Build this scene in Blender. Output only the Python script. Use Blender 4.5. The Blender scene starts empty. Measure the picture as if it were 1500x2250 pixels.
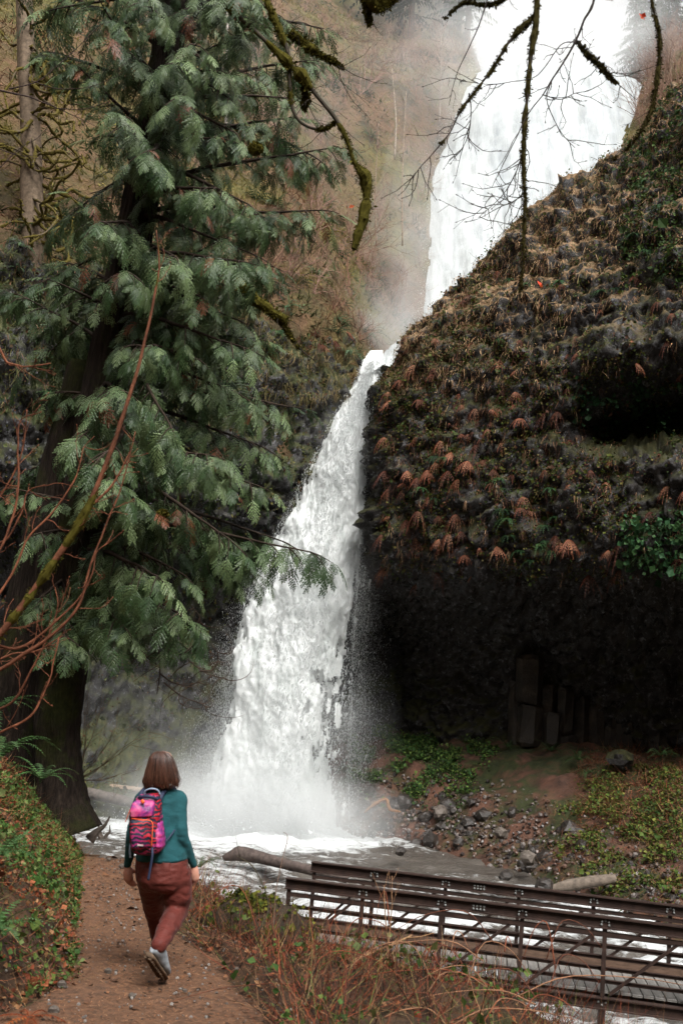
import bpy, bmesh, math, random
import numpy as np
from mathutils import Vector, Matrix

random.seed(5)
rng = np.random.default_rng(5)
scene = bpy.context.scene
COL = scene.collection

# ------------------------------------------------------------------ camera
CAM = np.array([0.0, 0.0, 2.1])
FPX = 2187.5                      # focal length in photograph pixels (35 mm on a 36 mm tall frame)
PITCH = math.radians(9.72)
ROLL = math.radians(4.0)
_F = np.array([0, math.cos(PITCH), math.sin(PITCH)])
_R0 = np.array([1.0, 0, 0])
_U0 = np.array([0, -math.sin(PITCH), math.cos(PITCH)])
_R = math.cos(ROLL) * _R0 + math.sin(ROLL) * _U0
_U = -math.sin(ROLL) * _R0 + math.cos(ROLL) * _U0


def P(px, py, d):
    """survey helper: the place at forward distance d seen in the photograph at (px, py)"""
    v = _F + _R * ((px - 750) / FPX) + _U * ((1125 - py) / FPX)
    return CAM + v * (d / v[1])


cam_data = bpy.data.cameras.new('camera')
cam = bpy.data.objects.new('camera', cam_data)
COL.objects.link(cam)
cam_data.sensor_fit = 'VERTICAL'
cam_data.sensor_height = 36
cam_data.sensor_width = 24
cam_data.lens = 35
cam_data.clip_end = 2000
cam_data.clip_start = 0.05
cam_data.dof.use_dof = True
cam_data.dof.focus_distance = 32
cam_data.dof.aperture_fstop = 5.0
cam.matrix_world = Matrix((( _R[0], _U[0], -_F[0], CAM[0]), (_R[1], _U[1], -_F[1], CAM[1]),
                           (_R[2], _U[2], -_F[2], CAM[2]), (0, 0, 0, 1)))
scene.camera = cam

# ------------------------------------------------------------------ light
SUN_EL, SUN_AZ = math.radians(50), math.radians(155)     # azimuth clockwise from +Y: behind right of the camera
world = bpy.data.worlds.new('World')
scene.world = world
world.use_nodes = True
wn = world.node_tree
sky = wn.nodes.new('ShaderNodeTexSky')
sky.sky_type = 'NISHITA'
sky.sun_disc = False
sky.sun_elevation = SUN_EL
sky.sun_rotation = SUN_AZ
sky.air_density = 1.0
sky.dust_density = 6.0
hs = wn.nodes.new('ShaderNodeHueSaturation')
hs.inputs['Saturation'].default_value = 0.06            # cloud cover takes the blue out
wn.links.new(sky.outputs[0], hs.inputs['Color'])
wn.links.new(hs.outputs[0], wn.nodes['Background'].inputs[0])
wn.nodes['Background'].inputs[1].default_value = 0.15
sd = bpy.data.lights.new('sun', 'SUN')
sd.energy = 1.25
sd.angle = math.radians(25)
sd.color = (1.0, 0.96, 0.9)
sun = bpy.data.objects.new('sun', sd)
COL.objects.link(sun)
sdir = Vector((math.sin(SUN_AZ) * math.cos(SUN_EL), math.cos(SUN_AZ) * math.cos(SUN_EL), math.sin(SUN_EL)))
sun.rotation_euler = sdir.to_track_quat('Z', 'Y').to_euler()
sun.location = (10, -10, 40)

vs = scene.view_settings
vs.view_transform = 'Standard'
vs.look = 'None'
vs.gamma = 1
vs.use_curve_mapping = False
vs.exposure = 1.2
cy = scene.cycles
scene.render.engine = 'CYCLES'
cy.use_denoising = True
cy.max_bounces = 6
cy.diffuse_bounces = 3
cy.glossy_bounces = 2
cy.transmission_bounces = 4
cy.volume_bounces = 3
cy.transparent_max_bounces = 12
cy.caustics_reflective = False
cy.caustics_refractive = False
cy.sample_clamp_indirect = 4

# ------------------------------------------------------------------ helpers


def _hash(ix, iy, iz, s):
    with np.errstate(over='ignore'):
        n = (ix.astype(np.uint32) * np.uint32(374761393) + iy.astype(np.uint32) * np.uint32(668265263)
             + iz.astype(np.uint32) * np.uint32(2246822519) + np.uint32((s * 3266489917) & 0xffffffff))
        n = (n ^ (n >> np.uint32(13))) * np.uint32(1274126177)
        n = (n ^ (n >> np.uint32(15))) * np.uint32(2246822519)
        n = n ^ (n >> np.uint32(16))
    return n.astype(np.float64) / 4294967295.0


def vnoise(p, s=0):
    """value noise 0..1 at points p (N,3)"""
    p = np.asarray(p, dtype=float)
    i = np.floor(p).astype(np.int64)
    f = p - i
    f = f * f * (3 - 2 * f)
    r = 0
    for dx in (0, 1):
        wx = f[:, 0] if dx else 1 - f[:, 0]
        for dy in (0, 1):
            wy = f[:, 1] if dy else 1 - f[:, 1]
            for dz in (0, 1):
                wz = f[:, 2] if dz else 1 - f[:, 2]
                r = r + wx * wy * wz * _hash(i[:, 0] + dx, i[:, 1] + dy, i[:, 2] + dz, s)
    return r


def fbm(p, scale=1.0, octv=4, s=0, gain=0.5):
    """-1..1 fractal noise"""
    p = np.asarray(p, dtype=float) * scale
    a, r, t = 1.0, 0, 0
    for k in range(octv):
        r = r + a * (vnoise(p, s + k * 17) * 2 - 1)
        t += a
        a *= gain
        p = p * 2.03 + 11.3
    return r / t


def worley(p, s=0):
    """distance to first and second cell point plus an id per cell"""
    p = np.asarray(p, dtype=float)
    i = np.floor(p).astype(np.int64)
    d1 = np.full(len(p), 9.0)
    d2 = np.full(len(p), 9.0)
    cid = np.zeros(len(p))
    for dx in (-1, 0, 1):
        for dy in (-1, 0, 1):
            for dz in (-1, 0, 1):
                c = i + np.array([dx, dy, dz])
                q = np.stack([_hash(c[:, 0], c[:, 1], c[:, 2], s + k) for k in (1, 2, 3)], 1) + c
                d = np.linalg.norm(q - p, axis=1)
                near = d < d1
                d2 = np.where(near, d1, np.minimum(d2, d))
                cid = np.where(near, _hash(c[:, 0], c[:, 1], c[:, 2], s + 9), cid)
                d1 = np.where(near, d, d1)
    return d1, d2, cid


def smooth01(a, b, x):
    t = np.clip((np.asarray(x, dtype=float) - a) / (b - a), 0, 1)
    return t * t * (3 - 2 * t)


def link(o, parent=None):
    COL.objects.link(o)
    if parent is not None:
        o.parent = parent
    return o


def mesh_data(name, V, F, smooth=True, tint=None):
    """mesh from arrays; F is an (M,3) or (M,4) array or a list of such arrays"""
    me = bpy.data.meshes.new(name)
    V = np.ascontiguousarray(V, dtype=np.float32)
    Fs = [np.asarray(f, dtype=np.int32) for f in (F if isinstance(F, list) else [F]) if len(f)]
    lv = np.concatenate([f.ravel() for f in Fs])
    cnt = np.concatenate([np.full(len(f), f.shape[1], dtype=np.int32) for f in Fs])
    st = np.concatenate([[0], np.cumsum(cnt)[:-1]]).astype(np.int32)
    me.vertices.add(len(V))
    me.vertices.foreach_set('co', V.ravel())
    me.loops.add(len(lv))
    me.loops.foreach_set('vertex_index', lv)
    me.polygons.add(len(cnt))
    me.polygons.foreach_set('loop_start', st)
    me.update(calc_edges=True)
    if smooth:
        me.polygons.foreach_set('use_smooth', np.ones(len(cnt), dtype=bool))
    else:
        me.polygons.foreach_set('use_smooth', np.zeros(len(cnt), dtype=bool))
    if tint is not None:
        t = np.asarray(tint, dtype=np.float32)
        if t.ndim == 1:
            t = np.tile(t, (len(V), 1))
        if t.shape[1] == 3:
            t = np.concatenate([t, np.ones((len(t), 1), np.float32)], 1)
        a = me.attributes.new('tint', 'FLOAT_COLOR', 'POINT')
        a.data.foreach_set('color', np.ascontiguousarray(t, dtype=np.float32).ravel())
    return me


def obj(name, V, F, mat, parent=None, smooth=True, tint=None):
    me = mesh_data(name, V, F, smooth, tint)
    me.materials.append(mat)
    return link(bpy.data.objects.new(name, me), parent)


def tag(o, label=None, cat=None, group=None, kind=None):
    if label:
        o['label'] = label
    if cat:
        o['category'] = cat
    if group:
        o['group'] = group
    if kind:
        o['kind'] = kind
    return o


def thing(name, label, cat, loc=(0, 0, 0), group=None):
    o = bpy.data.objects.new(name, None)
    o.empty_display_size = 0.1
    o.location = loc
    COL.objects.link(o)
    return tag(o, label, cat, group)


class MB:
    """collects pieces of geometry into one mesh"""

    def __init__(s):
        s.V, s.F, s.T, s.n = [], {3: [], 4: []}, [], 0

    def add(s, V, F, tint=(1, 1, 1)):
        V = np.asarray(V, dtype=float)
        for f in (F if isinstance(F, list) else [F]):
            f = np.asarray(f, dtype=np.int64)
            if len(f):
                s.F[f.shape[1]].append(f + s.n)
        t = np.asarray(tint, dtype=float)
        if t.ndim == 1:
            t = np.tile(t, (len(V), 1))
        s.T.append(t[:, :3])
        s.V.append(V)
        s.n += len(V)
        return s

    def build(s, name, mat, parent=None, smooth=True):
        Fs = [np.concatenate(v) for v in s.F.values() if v]
        return obj(name, np.concatenate(s.V), Fs, mat, parent, smooth, np.concatenate(s.T))

    def data(s, name, mat, smooth=True):
        Fs = [np.concatenate(v) for v in s.F.values() if v]
        me = mesh_data(name, np.concatenate(s.V), Fs, smooth, np.concatenate(s.T))
        me.materials.append(mat)
        return me


def tube(pts, rad, n=6, cap=True):
    pts = np.asarray(pts, dtype=float)
    m = len(pts)
    rad = np.broadcast_to(np.asarray(rad, dtype=float), (m,))
    t = np.gradient(pts, axis=0)
    t /= np.linalg.norm(t, axis=1)[:, None] + 1e-12
    a = np.array([0, 0, 1.0]) if abs(t[0][2]) < 0.9 else np.array([1.0, 0, 0])
    u = np.cross(a, t)
    u /= np.linalg.norm(u, axis=1)[:, None] + 1e-9
    for k in range(1, m):                      # keep the frame from flipping
        uu = u[k - 1] - t[k] * np.dot(u[k - 1], t[k])
        u[k] = uu / (np.linalg.norm(uu) + 1e-9)
    w = np.cross(t, u)
    an = np.arange(n) * 2 * math.pi / n
    V = pts[:, None, :] + rad[:, None, None] * (np.cos(an)[None, :, None] * u[:, None, :] + np.sin(an)[None, :, None] * w[:, None, :])
    V = V.reshape(-1, 3)
    i = np.arange(m - 1)[:, None] * n
    j = np.arange(n)[None, :]
    k = (j + 1) % n
    F = np.stack([i + j, i + k, i + n + k, i + n + j], -1).reshape(-1, 4)
    Fs = [F]
    if cap:
        V = np.concatenate([V, pts[:1], pts[-1:]])
        c0, c1 = m * n, m * n + 1
        T = [[c0, (q + 1) % n, q] for q in range(n)] + [[c1, (m - 1) * n + q, (m - 1) * n + (q + 1) % n] for q in range(n)]
        Fs.append(np.array(T))
    return V, Fs


def smooth_path(pts, n=24):
    """Catmull-Rom through the points"""
    p = np.asarray(pts, dtype=float)
    p = np.concatenate([[2 * p[0] - p[1]], p, [2 * p[-1] - p[-2]]])
    m = len(p) - 3
    t = np.linspace(0, m - 1e-6, n)
    i = t.astype(int)
    f = (t - i)[:, None]
    a, b, c, d = p[i], p[i + 1], p[i + 2], p[i + 3]
    return 0.5 * ((2 * b) + (c - a) * f + (2 * a - 5 * b + 4 * c - d) * f ** 2 + (3 * b - a - 3 * c + d) * f ** 3)


def box(c, sx, sy, sz, ax=None):
    """box with half sizes; ax is a 3x3 whose rows are its axes"""
    s = np.array([[-1, -1, -1], [1, -1, -1], [1, 1, -1], [-1, 1, -1], [-1, -1, 1], [1, -1, 1], [1, 1, 1], [-1, 1, 1]], dtype=float)
    V = s * np.array([sx, sy, sz])
    if ax is not None:
        V = V @ np.asarray(ax)
    F = np.array([[0, 3, 2, 1], [4, 5, 6, 7], [0, 1, 5, 4], [1, 2, 6, 5], [2, 3, 7, 6], [3, 0, 4, 7]])
    return V + np.asarray(c), F


def grid_faces(nu, nv):
    i = np.arange(nu - 1)[:, None] * nv
    j = np.arange(nv - 1)[None, :]
    return np.stack([i + j, i + nv + j, i + nv + j + 1, i + j + 1], -1).reshape(-1, 4)


def grid_normals(G):
    du = np.gradient(G, axis=0)
    dv = np.gradient(G, axis=1)
    n = np.cross(du, dv)
    return n / (np.linalg.norm(n, axis=2)[..., None] + 1e-12)


def rot_from(z, x=None, spin=None):
    """stack of frames (N,3,3), rows = x,y,z axes, from z directions and hint x directions"""
    z = np.asarray(z, dtype=float)
    z = z / (np.linalg.norm(z, axis=1)[:, None] + 1e-12)
    x = np.asarray(x, dtype=float)
    x = x - z * np.sum(x * z, 1)[:, None]
    x = x / (np.linalg.norm(x, axis=1)[:, None] + 1e-12)
    y = np.cross(z, x)
    return np.stack([x, y, z], 1)


def scatter(V, F, frames, pos, scale, tint, mb, jitter_tint=None):
    """copies of the small mesh V,F into the builder mb"""
    N, m = len(pos), len(V)
    if N == 0:
        return
    scale = np.asarray(scale, dtype=float)
    if scale.ndim == 1:
        scale = scale[:, None]
    W = np.einsum('mj,njk->nmk', V, frames * 1.0) if scale.shape[1] == 1 else np.einsum('nmj,njk->nmk', V[None] * scale[:, None, :], frames)
    if scale.shape[1] == 1:
        W = W * scale[:, None, :]
    W = W + np.asarray(pos)[:, None, :]
    Fs = []
    for f in (F if isinstance(F, list) else [F]):
        f = np.asarray(f)
        Fs.append((f[None] + (np.arange(N) * m)[:, None, None]).reshape(-1, f.shape[1]))
    t = np.asarray(tint, dtype=float)
    if t.ndim == 1:
        t = np.tile(t, (N, 1))
    T = np.repeat(t, m, axis=0)
    if jitter_tint is not None:
        T = T * np.tile(jitter_tint, (N, 1))
    mb.add(W.reshape(-1, 3), Fs, T)


def pick(palette, n, w=None):
    """n colours from a palette, each a little different"""
    pal = np.asarray(palette, dtype=float)
    i = rng.choice(len(pal), n, p=None if w is None else np.asarray(w) / np.sum(w))
    return pal[i] * rng.uniform(0.75, 1.25, (n, 1))

# ------------------------------------------------------------------ materials


def new_mat(name, rough=0.8, spec=0.3, color=None):
    m = bpy.data.materials.new(name)
    m.use_nodes = True
    b = m.node_tree.nodes['Principled BSDF']
    b.inputs['Roughness'].default_value = rough
    b.inputs['Specular IOR Level'].default_value = spec
    if color is not None:
        b.inputs['Base Color'].default_value = (*color, 1)
    return m, m.node_tree, b


def n_noise(nt, scale, detail=5, rough=0.6, dist=0.0, coord='Object', stretch=None, offset=None):
    tc = nt.nodes.new('ShaderNodeTexCoord')
    vec = tc.outputs[coord]
    if stretch is not None or offset is not None:
        mp = nt.nodes.new('ShaderNodeMapping')
        if stretch is not None:
            mp.inputs['Scale'].default_value = stretch
        if offset is not None:
            mp.inputs['Location'].default_value = offset
        nt.links.new(vec, mp.inputs[0])
        vec = mp.outputs[0]
    n = nt.nodes.new('ShaderNodeTexNoise')
    n.inputs['Scale'].default_value = scale
    n.inputs['Detail'].default_value = detail
    n.inputs['Roughness'].default_value = rough
    n.inputs['Distortion'].default_value = dist
    nt.links.new(vec, n.inputs['Vector'])
    return n.outputs['Fac']


def n_ramp(nt, fac, stops, interp='LINEAR'):
    r = nt.nodes.new('ShaderNodeValToRGB')
    r.color_ramp.interpolation = interp
    e = r.color_ramp.elements
    while len(e) < len(stops):
        e.new(0.5)
    for k, (p, c) in enumerate(stops):
        e[k].position = p
        c = (c, c, c) if np.isscalar(c) else c
        e[k].color = (*c, 1)
    nt.links.new(fac, r.inputs[0])
    return r.outputs[0]


def n_mix(nt, fac, a, b, mode='MIX'):
    m = nt.nodes.new('ShaderNodeMix')
    m.data_type = 'RGBA'
    m.blend_type = mode
    for s, v in ((m.inputs[0], fac), (m.inputs[6], a), (m.inputs[7], b)):
        if hasattr(v, 'is_linked'):
            nt.links.new(v, s)
        elif np.isscalar(v):
            s.default_value = v
        else:
            s.default_value = (*v, 1)
    return m.outputs[2]


def n_math(nt, op, a, b=None):
    m = nt.nodes.new('ShaderNodeMath')
    m.operation = op
    for s, v in ((m.inputs[0], a), (m.inputs[1], b)):
        if v is None:
            continue
        if hasattr(v, 'is_linked'):
            nt.links.new(v, s)
        else:
            s.default_value = v
    return m.outputs[0]


def n_bump(nt, b, h, strength=0.5, dist=0.05):
    k = nt.nodes.new('ShaderNodeBump')
    k.inputs['Strength'].default_value = strength
    k.inputs['Distance'].default_value = dist
    nt.links.new(h, k.inputs['Height'])
    nt.links.new(k.outputs[0], b.inputs['Normal'])


def n_tint(nt):
    a = nt.nodes.new('ShaderNodeAttribute')
    a.attribute_name = 'tint'
    return a.outputs['Color']


def mat_tinted(name, rough=0.7, spec=0.25, transl=0.0, var=0.35, nscale=8.0, bump=0.0, each=0.0):
    """colour from each piece's own tint, broken up by noise"""
    m, nt, b = new_mat(name, rough, spec)
    f = n_noise(nt, nscale, 3)
    v = n_ramp(nt, f, [(0.25, 1 - var), (0.75, 1 + var)])
    c = n_mix(nt, 1.0, n_tint(nt), v, 'MULTIPLY')
    if each:                                              # every plant a little different
        oi = nt.nodes.new('ShaderNodeObjectInfo')
        c = n_mix(nt, 1.0, c, n_ramp(nt, oi.outputs['Random'], [(0.0, (1 - each, 1 - each, 1 - each)), (0.5, (1.0, 0.95, 0.9)), (1.0, (1 + each, 1 + each, 1 + 0.8 * each))]), 'MULTIPLY')
    nt.links.new(c, b.inputs['Base Color'])
    if bump:
        n_bump(nt, b, n_noise(nt, nscale * 4, 4), bump, 0.01)
    if transl > 0:
        t = nt.nodes.new('ShaderNodeBsdfTranslucent')
        nt.links.new(c, t.inputs[0])
        mx = nt.nodes.new('ShaderNodeMixShader')
        mx.inputs[0].default_value = transl
        out = nt.nodes['Material Output']
        nt.links.new(b.outputs[0], mx.inputs[1])
        nt.links.new(t.outputs[0], mx.inputs[2])
        nt.links.new(mx.outputs[0], out.inputs[0])
    return m


def mat_noise(name, stops, scale, rough=0.85, spec=0.25, detail=6, bump=0.4, bscale=None, bdist=0.05, second=None, stretch=None, coord='Object'):
    m, nt, b = new_mat(name, rough, spec)
    c = n_ramp(nt, n_noise(nt, scale, detail, 0.65, 0.3, coord, stretch), stops)
    if second:
        sc, lo, hi, st2, sc2 = second         # a second palette laid over in patches
        msk = n_ramp(nt, n_noise(nt, sc, 5, 0.6, 0.5, coord, offset=(7, 3, 1)), [(lo, 0.0), (hi, 1.0)])
        c = n_mix(nt, msk, c, n_ramp(nt, n_noise(nt, sc2, 5, 0.7, 0, coord), st2))
    nt.links.new(c, b.inputs['Base Color'])
    if bump:
        n_bump(nt, b, n_noise(nt, bscale or scale * 3, 8, 0.7, 0, coord, stretch), bump, bdist)
    return m


def moss_rock(name, dark, light, mossc, scale, moss_lo, moss_hi, rough=0.45, bump=0.8, bdist=0.1, spec=0.4, glint=False, thatch=False):
    """wet basalt with moss where the surface faces up and noise lets it"""
    m, nt, b = new_mat(name, rough, spec)
    rock = n_ramp(nt, n_noise(nt, scale * 2.2, 8, 0.7), [(0.28, dark), (0.5, [0.5 * (a + c) for a, c in zip(dark, light)]), (0.78, light)])
    if glint:                                             # wet glints painted into the rock colour as pale flecks
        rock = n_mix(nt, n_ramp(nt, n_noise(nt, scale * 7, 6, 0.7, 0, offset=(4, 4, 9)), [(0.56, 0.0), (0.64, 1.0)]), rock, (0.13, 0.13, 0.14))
    moss = n_ramp(nt, n_noise(nt, scale * 6, 5, 0.7), [(0.25, mossc[0]), (0.5, mossc[1]), (0.75, mossc[2])])
    geo = nt.nodes.new('ShaderNodeNewGeometry')
    sp = nt.nodes.new('ShaderNodeSeparateXYZ')
    nt.links.new(geo.outputs['Normal'], sp.inputs[0])
    up = n_math(nt, 'MULTIPLY', sp.outputs[2], 0.28)
    msk = n_math(nt, 'ADD', n_noise(nt, scale, 6, 0.65, 0.4, offset=(3, 9, 2)), up)
    msk = n_ramp(nt, msk, [(moss_lo, 0.0), (moss_hi, 1.0)])
    base = n_mix(nt, msk, rock, moss)
    if thatch:                                            # dry grass mat on ledges and the rounded top
        up2 = n_math(nt, 'ADD', sp.outputs[2], n_math(nt, 'MULTIPLY', n_noise(nt, scale * 1.5, 5, 0.6), 0.5))
        hgt = nt.nodes.new('ShaderNodeSeparateXYZ')
        nt.links.new(geo.outputs['Position'], hgt.inputs[0])
        onto = n_math(nt, 'MULTIPLY', n_ramp(nt, up2, [(0.60, 0.0), (0.8, 1.0)]), n_ramp(nt, n_math(nt, 'MULTIPLY', hgt.outputs[2], 0.04), [(0.56, 0.0), (0.68, 1.0)]))
        base = n_mix(nt, onto, base, n_ramp(nt, n_noise(nt, scale * 8, 6, 0.7), [(0.3, (0.05, 0.04, 0.015)), (0.5, (0.17, 0.105, 0.055)), (0.72, (0.30, 0.20, 0.11))]))
    nt.links.new(base, b.inputs['Base Color'])
    rr = n_ramp(nt, msk, [(0.0, rough), (0.6, 0.9)])
    if glint:                                             # wet films shine in patches
        wet = n_ramp(nt, n_noise(nt, scale * 3, 5, 0.6, 0, offset=(1, 5, 8)), [(0.46, 0.75), (0.56, 0.2)])
        rr = n_mix(nt, msk, wet, (0.9, 0.9, 0.9))
    nt.links.new(rr, b.inputs['Roughness'])
    n_bump(nt, b, n_noise(nt, scale * 5, 9, 0.75), bump, bdist)
    return m


MAT = {}
MAT['ground'] = mat_noise('forest_floor', [(0.3, (0.02, 0.012, 0.008)), (0.5, (0.06, 0.035, 0.02)), (0.72, (0.11, 0.06, 0.03))], 5, bump=0.8, bscale=22, bdist=0.04,
                          second=(1.6, 0.56, 0.68, [(0.3, (0.02, 0.028, 0.008)), (0.7, (0.05, 0.055, 0.014))], 14))
MAT['path'] = mat_noise('trodden_dirt', [(0.28, (0.05, 0.03, 0.02)), (0.48, (0.14, 0.075, 0.045)), (0.66, (0.21, 0.105, 0.056)), (0.8, (0.26, 0.165, 0.11))], 16, detail=9, rough=0.9, bump=0.9, bscale=34, bdist=0.03,
                        second=(1.3, 0.42, 0.66, [(0.3, (0.05, 0.034, 0.026)), (0.7, (0.25, 0.12, 0.06))], 42))
MAT['hill'] = mat_noise('hillside_soil', [(0.28, (0.028, 0.026, 0.012)), (0.42, (0.075, 0.055, 0.026)), (0.55, (0.15, 0.085, 0.045)), (0.72, (0.10, 0.09, 0.025))], 0.55, detail=9, bump=1.0, bscale=2.2, bdist=0.5,
                        second=(0.16, 0.45, 0.62, [(0.25, (0.035, 0.042, 0.018)), (0.55, (0.13, 0.11, 0.03)), (0.8, (0.16, 0.085, 0.045))], 1.3))
MOSSC = [(0.010, 0.013, 0.004), (0.03, 0.031, 0.008), (0.065, 0.052, 0.016)]
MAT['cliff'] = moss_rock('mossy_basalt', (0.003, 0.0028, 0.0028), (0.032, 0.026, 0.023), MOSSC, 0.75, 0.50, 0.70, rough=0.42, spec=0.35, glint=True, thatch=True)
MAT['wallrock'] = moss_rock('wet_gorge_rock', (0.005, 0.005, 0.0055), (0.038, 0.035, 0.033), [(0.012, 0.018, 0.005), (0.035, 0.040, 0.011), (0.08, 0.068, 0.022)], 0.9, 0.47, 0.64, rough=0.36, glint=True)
MAT['bank'] = moss_rock('bank_earth', (0.022, 0.013, 0.009), (0.16, 0.07, 0.042), [(0.010, 0.014, 0.004), (0.026, 0.032, 0.008), (0.05, 0.05, 0.013)], 0.6, 0.66, 0.78, rough=0.85)
MAT['rock'] = mat_noise('river_rock', [(0.25, (0.010, 0.008, 0.007)), (0.5, (0.028, 0.022, 0.018)), (0.8, (0.07, 0.052, 0.042))], 2.6, rough=0.36, spec=0.5, bump=0.6, bscale=9, bdist=0.05)
MAT['leaf'] = mat_tinted('leaves', 0.6, 0.18, 0.25, 0.3, 6, 0, 0.45)
MAT['dry'] = mat_tinted('dry_stems', 0.75, 0.2, 0.15, 0.3, 9)
MAT['bark'] = mat_tinted('bark', 0.85, 0.2, 0, 0.5, 7, 0.8)
MAT['moss'] = mat_tinted('moss', 0.95, 0.05, 0.1, 0.45, 18)
# ------------------------------------------------------------------ large structure: ground, path, water
XL = lambda y: np.interp(y, [-20, 0, 5.7, 6.3, 7.2, 9, 11, 14, 17], [-1.2, -1.7, -2.05, -1.78, -1.60, -2.02, -2.5, -3.2, -4.0])
XR = lambda y: np.interp(y, [-20, 0, 5.7, 6.5, 8, 9.5, 12, 14, 17], [0.8, 0.6, -0.12, -0.26, -0.75, -1.36, -1.9, -2.3, -3.0])
ZP = lambda y: np.interp(y, [-20, 0, 5.7, 7.2, 10, 14, 17], [0.9, 0.5, 0.08, 0.0, -0.16, -0.45, -0.9])
YC = lambda x: np.interp(x, [-30, -20, -8, -4, -2.6, -1.5, -0.5, 0, 0.95, 1.93, 3, 5, 10, 25], [22, 20, 18, 16.2, 15, 12, 9.9, 9.0, 8.5, 7.5, 6.3, 4.4, -1, -14])


def ground_z(x, y):
    x, y = np.asarray(x, dtype=float), np.asarray(y, dtype=float)
    sh = x.shape
    x, y = x.ravel(), y.ravel()
    zp = ZP(y)
    dl = np.maximum(0, XL(y) - x)
    dr = np.maximum(0, x - XR(y))
    z = zp + np.where(dl > 0, 0.10 * smooth01(0, 0.25, dl) + 0.86 * np.minimum(dl, 2.2) + 0.72 * np.maximum(dl - 2.2, 0), 0)
    z = z - 0.12 * np.minimum(dr, 3) + 0.14 * smooth01(0, 0.25, dr)
    b = np.maximum(0, y - YC(x))
    z = z - 1.05 * b - 0.25 * smooth01(0, 0.4, b)
    z = z + 0.95 * np.maximum(0, -9 - y) + 0.8 * np.maximum(0, x - 14)  # unseen slopes behind and right, raised to block low sky light
    q = np.stack([x, y, 0 * x], 1)
    off = np.minimum(dl + dr, 1)
    z = z + off * (0.16 * fbm(q, 0.9, 3, 3) + 0.06 * fbm(q, 3.5, 3, 4)) + 0.025 * fbm(q, 1.4, 3, 5) * (1 - off)
    far = smooth01(4, 14, dl)
    z = z + far * 1.2 * fbm(q, 0.25, 3, 6)
    return np.maximum(z, -6.0).reshape(sh)


gx = np.concatenate([np.linspace(-75, -34, 12)[:-1], np.linspace(-34, -7, 28)[:-1], np.linspace(-7, -4, 40)[:-1], np.linspace(-4, 3.2, 150)[:-1], np.linspace(3.2, 8, 40)[:-1], np.linspace(8, 34, 27)[:-1], np.linspace(34, 75, 12)])
gy = np.concatenate([np.linspace(-75, -34, 10)[:-1], np.linspace(-34, 2.5, 38)[:-1], np.linspace(2.5, 16.5, 210)[:-1], np.linspace(16.5, 24, 30)])
GX, GY = np.meshgrid(gx, gy, indexing='ij')
GZ = ground_z(GX, GY)
tag(obj('ground', np.stack([GX, GY, GZ], -1).reshape(-1, 3), grid_faces(len(gx), len(gy)), MAT['ground']), 'steep forest floor beside the trail, littered with dead stems', kind='structure')

ys = np.linspace(-6, 15.6, 330)
ts = np.linspace(0, 1, 42)
V = []
for k, y in enumerate(ys):
    e0 = XL(y) - 0.10 + 0.12 * fbm([[0, y, 1]], 2.2, 3, 8)[0]
    e1 = XR(y) + 0.12 + 0.14 * fbm([[5, y, 1]], 2.2, 3, 9)[0]
    V.append(np.stack([e0 + (e1 - e0) * ts, np.full(42, y), 0 * ts], 1))
V = np.concatenate(V)
tt = np.tile(ts, len(ys))
V[:, 2] = ground_z(V[:, 0], V[:, 1]) + 0.03 - 0.06 * (np.abs(tt - 0.5) * 2) ** 6 + 0.012 * fbm(V, 5, 3, 12) + 0.006 * fbm(V, 19, 2, 13) - 0.02 * np.exp(-((tt - 0.5) / 0.22) ** 2)
tag(obj('path', V, grid_faces(len(ys), 42), MAT['path']), 'brown dirt trail strewn with orange needles and small stones', kind='structure')

# water -----------------------------------------------------------------
WZ = -3.5


def foam_mat():
    m, nt, b = new_mat('stream_water', 0.18, 0.5)
    deep = n_ramp(nt, n_noise(nt, 0.5, 5), [(0.3, (0.055, 0.047, 0.04)), (0.7, (0.12, 0.105, 0.09))])
    base = n_tint(nt)                                   # churned-up whiteness, carried per vertex
    n1 = n_noise(nt, 1.1, 9, 0.72, 0.8, 'Object', (1.0, 1.6, 1.0))
    n2 = n_noise(nt, 5.0, 6, 0.7, 0.6, 'Object', (1.0, 1.8, 1.0))
    s = n_math(nt, 'ADD', n_math(nt, 'MULTIPLY', n1, 0.75), n_math(nt, 'MULTIPLY', n2, 0.25))
    s = n_math(nt, 'ADD', s, n_math(nt, 'SUBTRACT', base, 0.5))
    msk = n_ramp(nt, s, [(0.5, 0.0), (0.62, 1.0)])
    nt.links.new(n_mix(nt, msk, deep, (0.55, 0.57, 0.57)), b.inputs['Base Color'])
    nt.links.new(n_ramp(nt, msk, [(0, 0.12), (1, 0.8)]), b.inputs['Roughness'])
    n_bump(nt, b, s, 0.7, 0.25)
    return m


MAT['water'] = foam_mat()
wx = np.concatenate([np.linspace(-40, -13, 16)[:-1], np.linspace(-13, 14, 170)[:-1], np.linspace(14, 60, 30)])
wy = np.concatenate([np.linspace(-20, 13, 16)[:-1], np.linspace(13, 48, 225)])
WX, WY = np.meshgrid(wx, wy, indexing='ij')
wq = np.stack([WX.ravel(), WY.ravel(), 0 * WX.ravel()], 1)
dx, dy = wq[:, 0] + 2.6, wq[:, 1] - 38.2
dpl = np.sqrt((dx / 1.35) ** 2 + dy ** 2)
chan = smooth01(37, 25, wq[:, 1])                        # rapids towards the bridge
amp = 0.10 + 0.55 * np.exp(-(dpl / 3.2) ** 2) + 0.30 * chan
wz = WZ + amp * fbm(wq * np.array([0.8, 1.25, 1]), 1.0, 4, 21) + 0.06 * fbm(wq, 4, 2, 22) - 0.03 * np.maximum(0, 22 - wq[:, 1]) - 0.4 * smooth01(24, 14, wq[:, 1])
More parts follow.
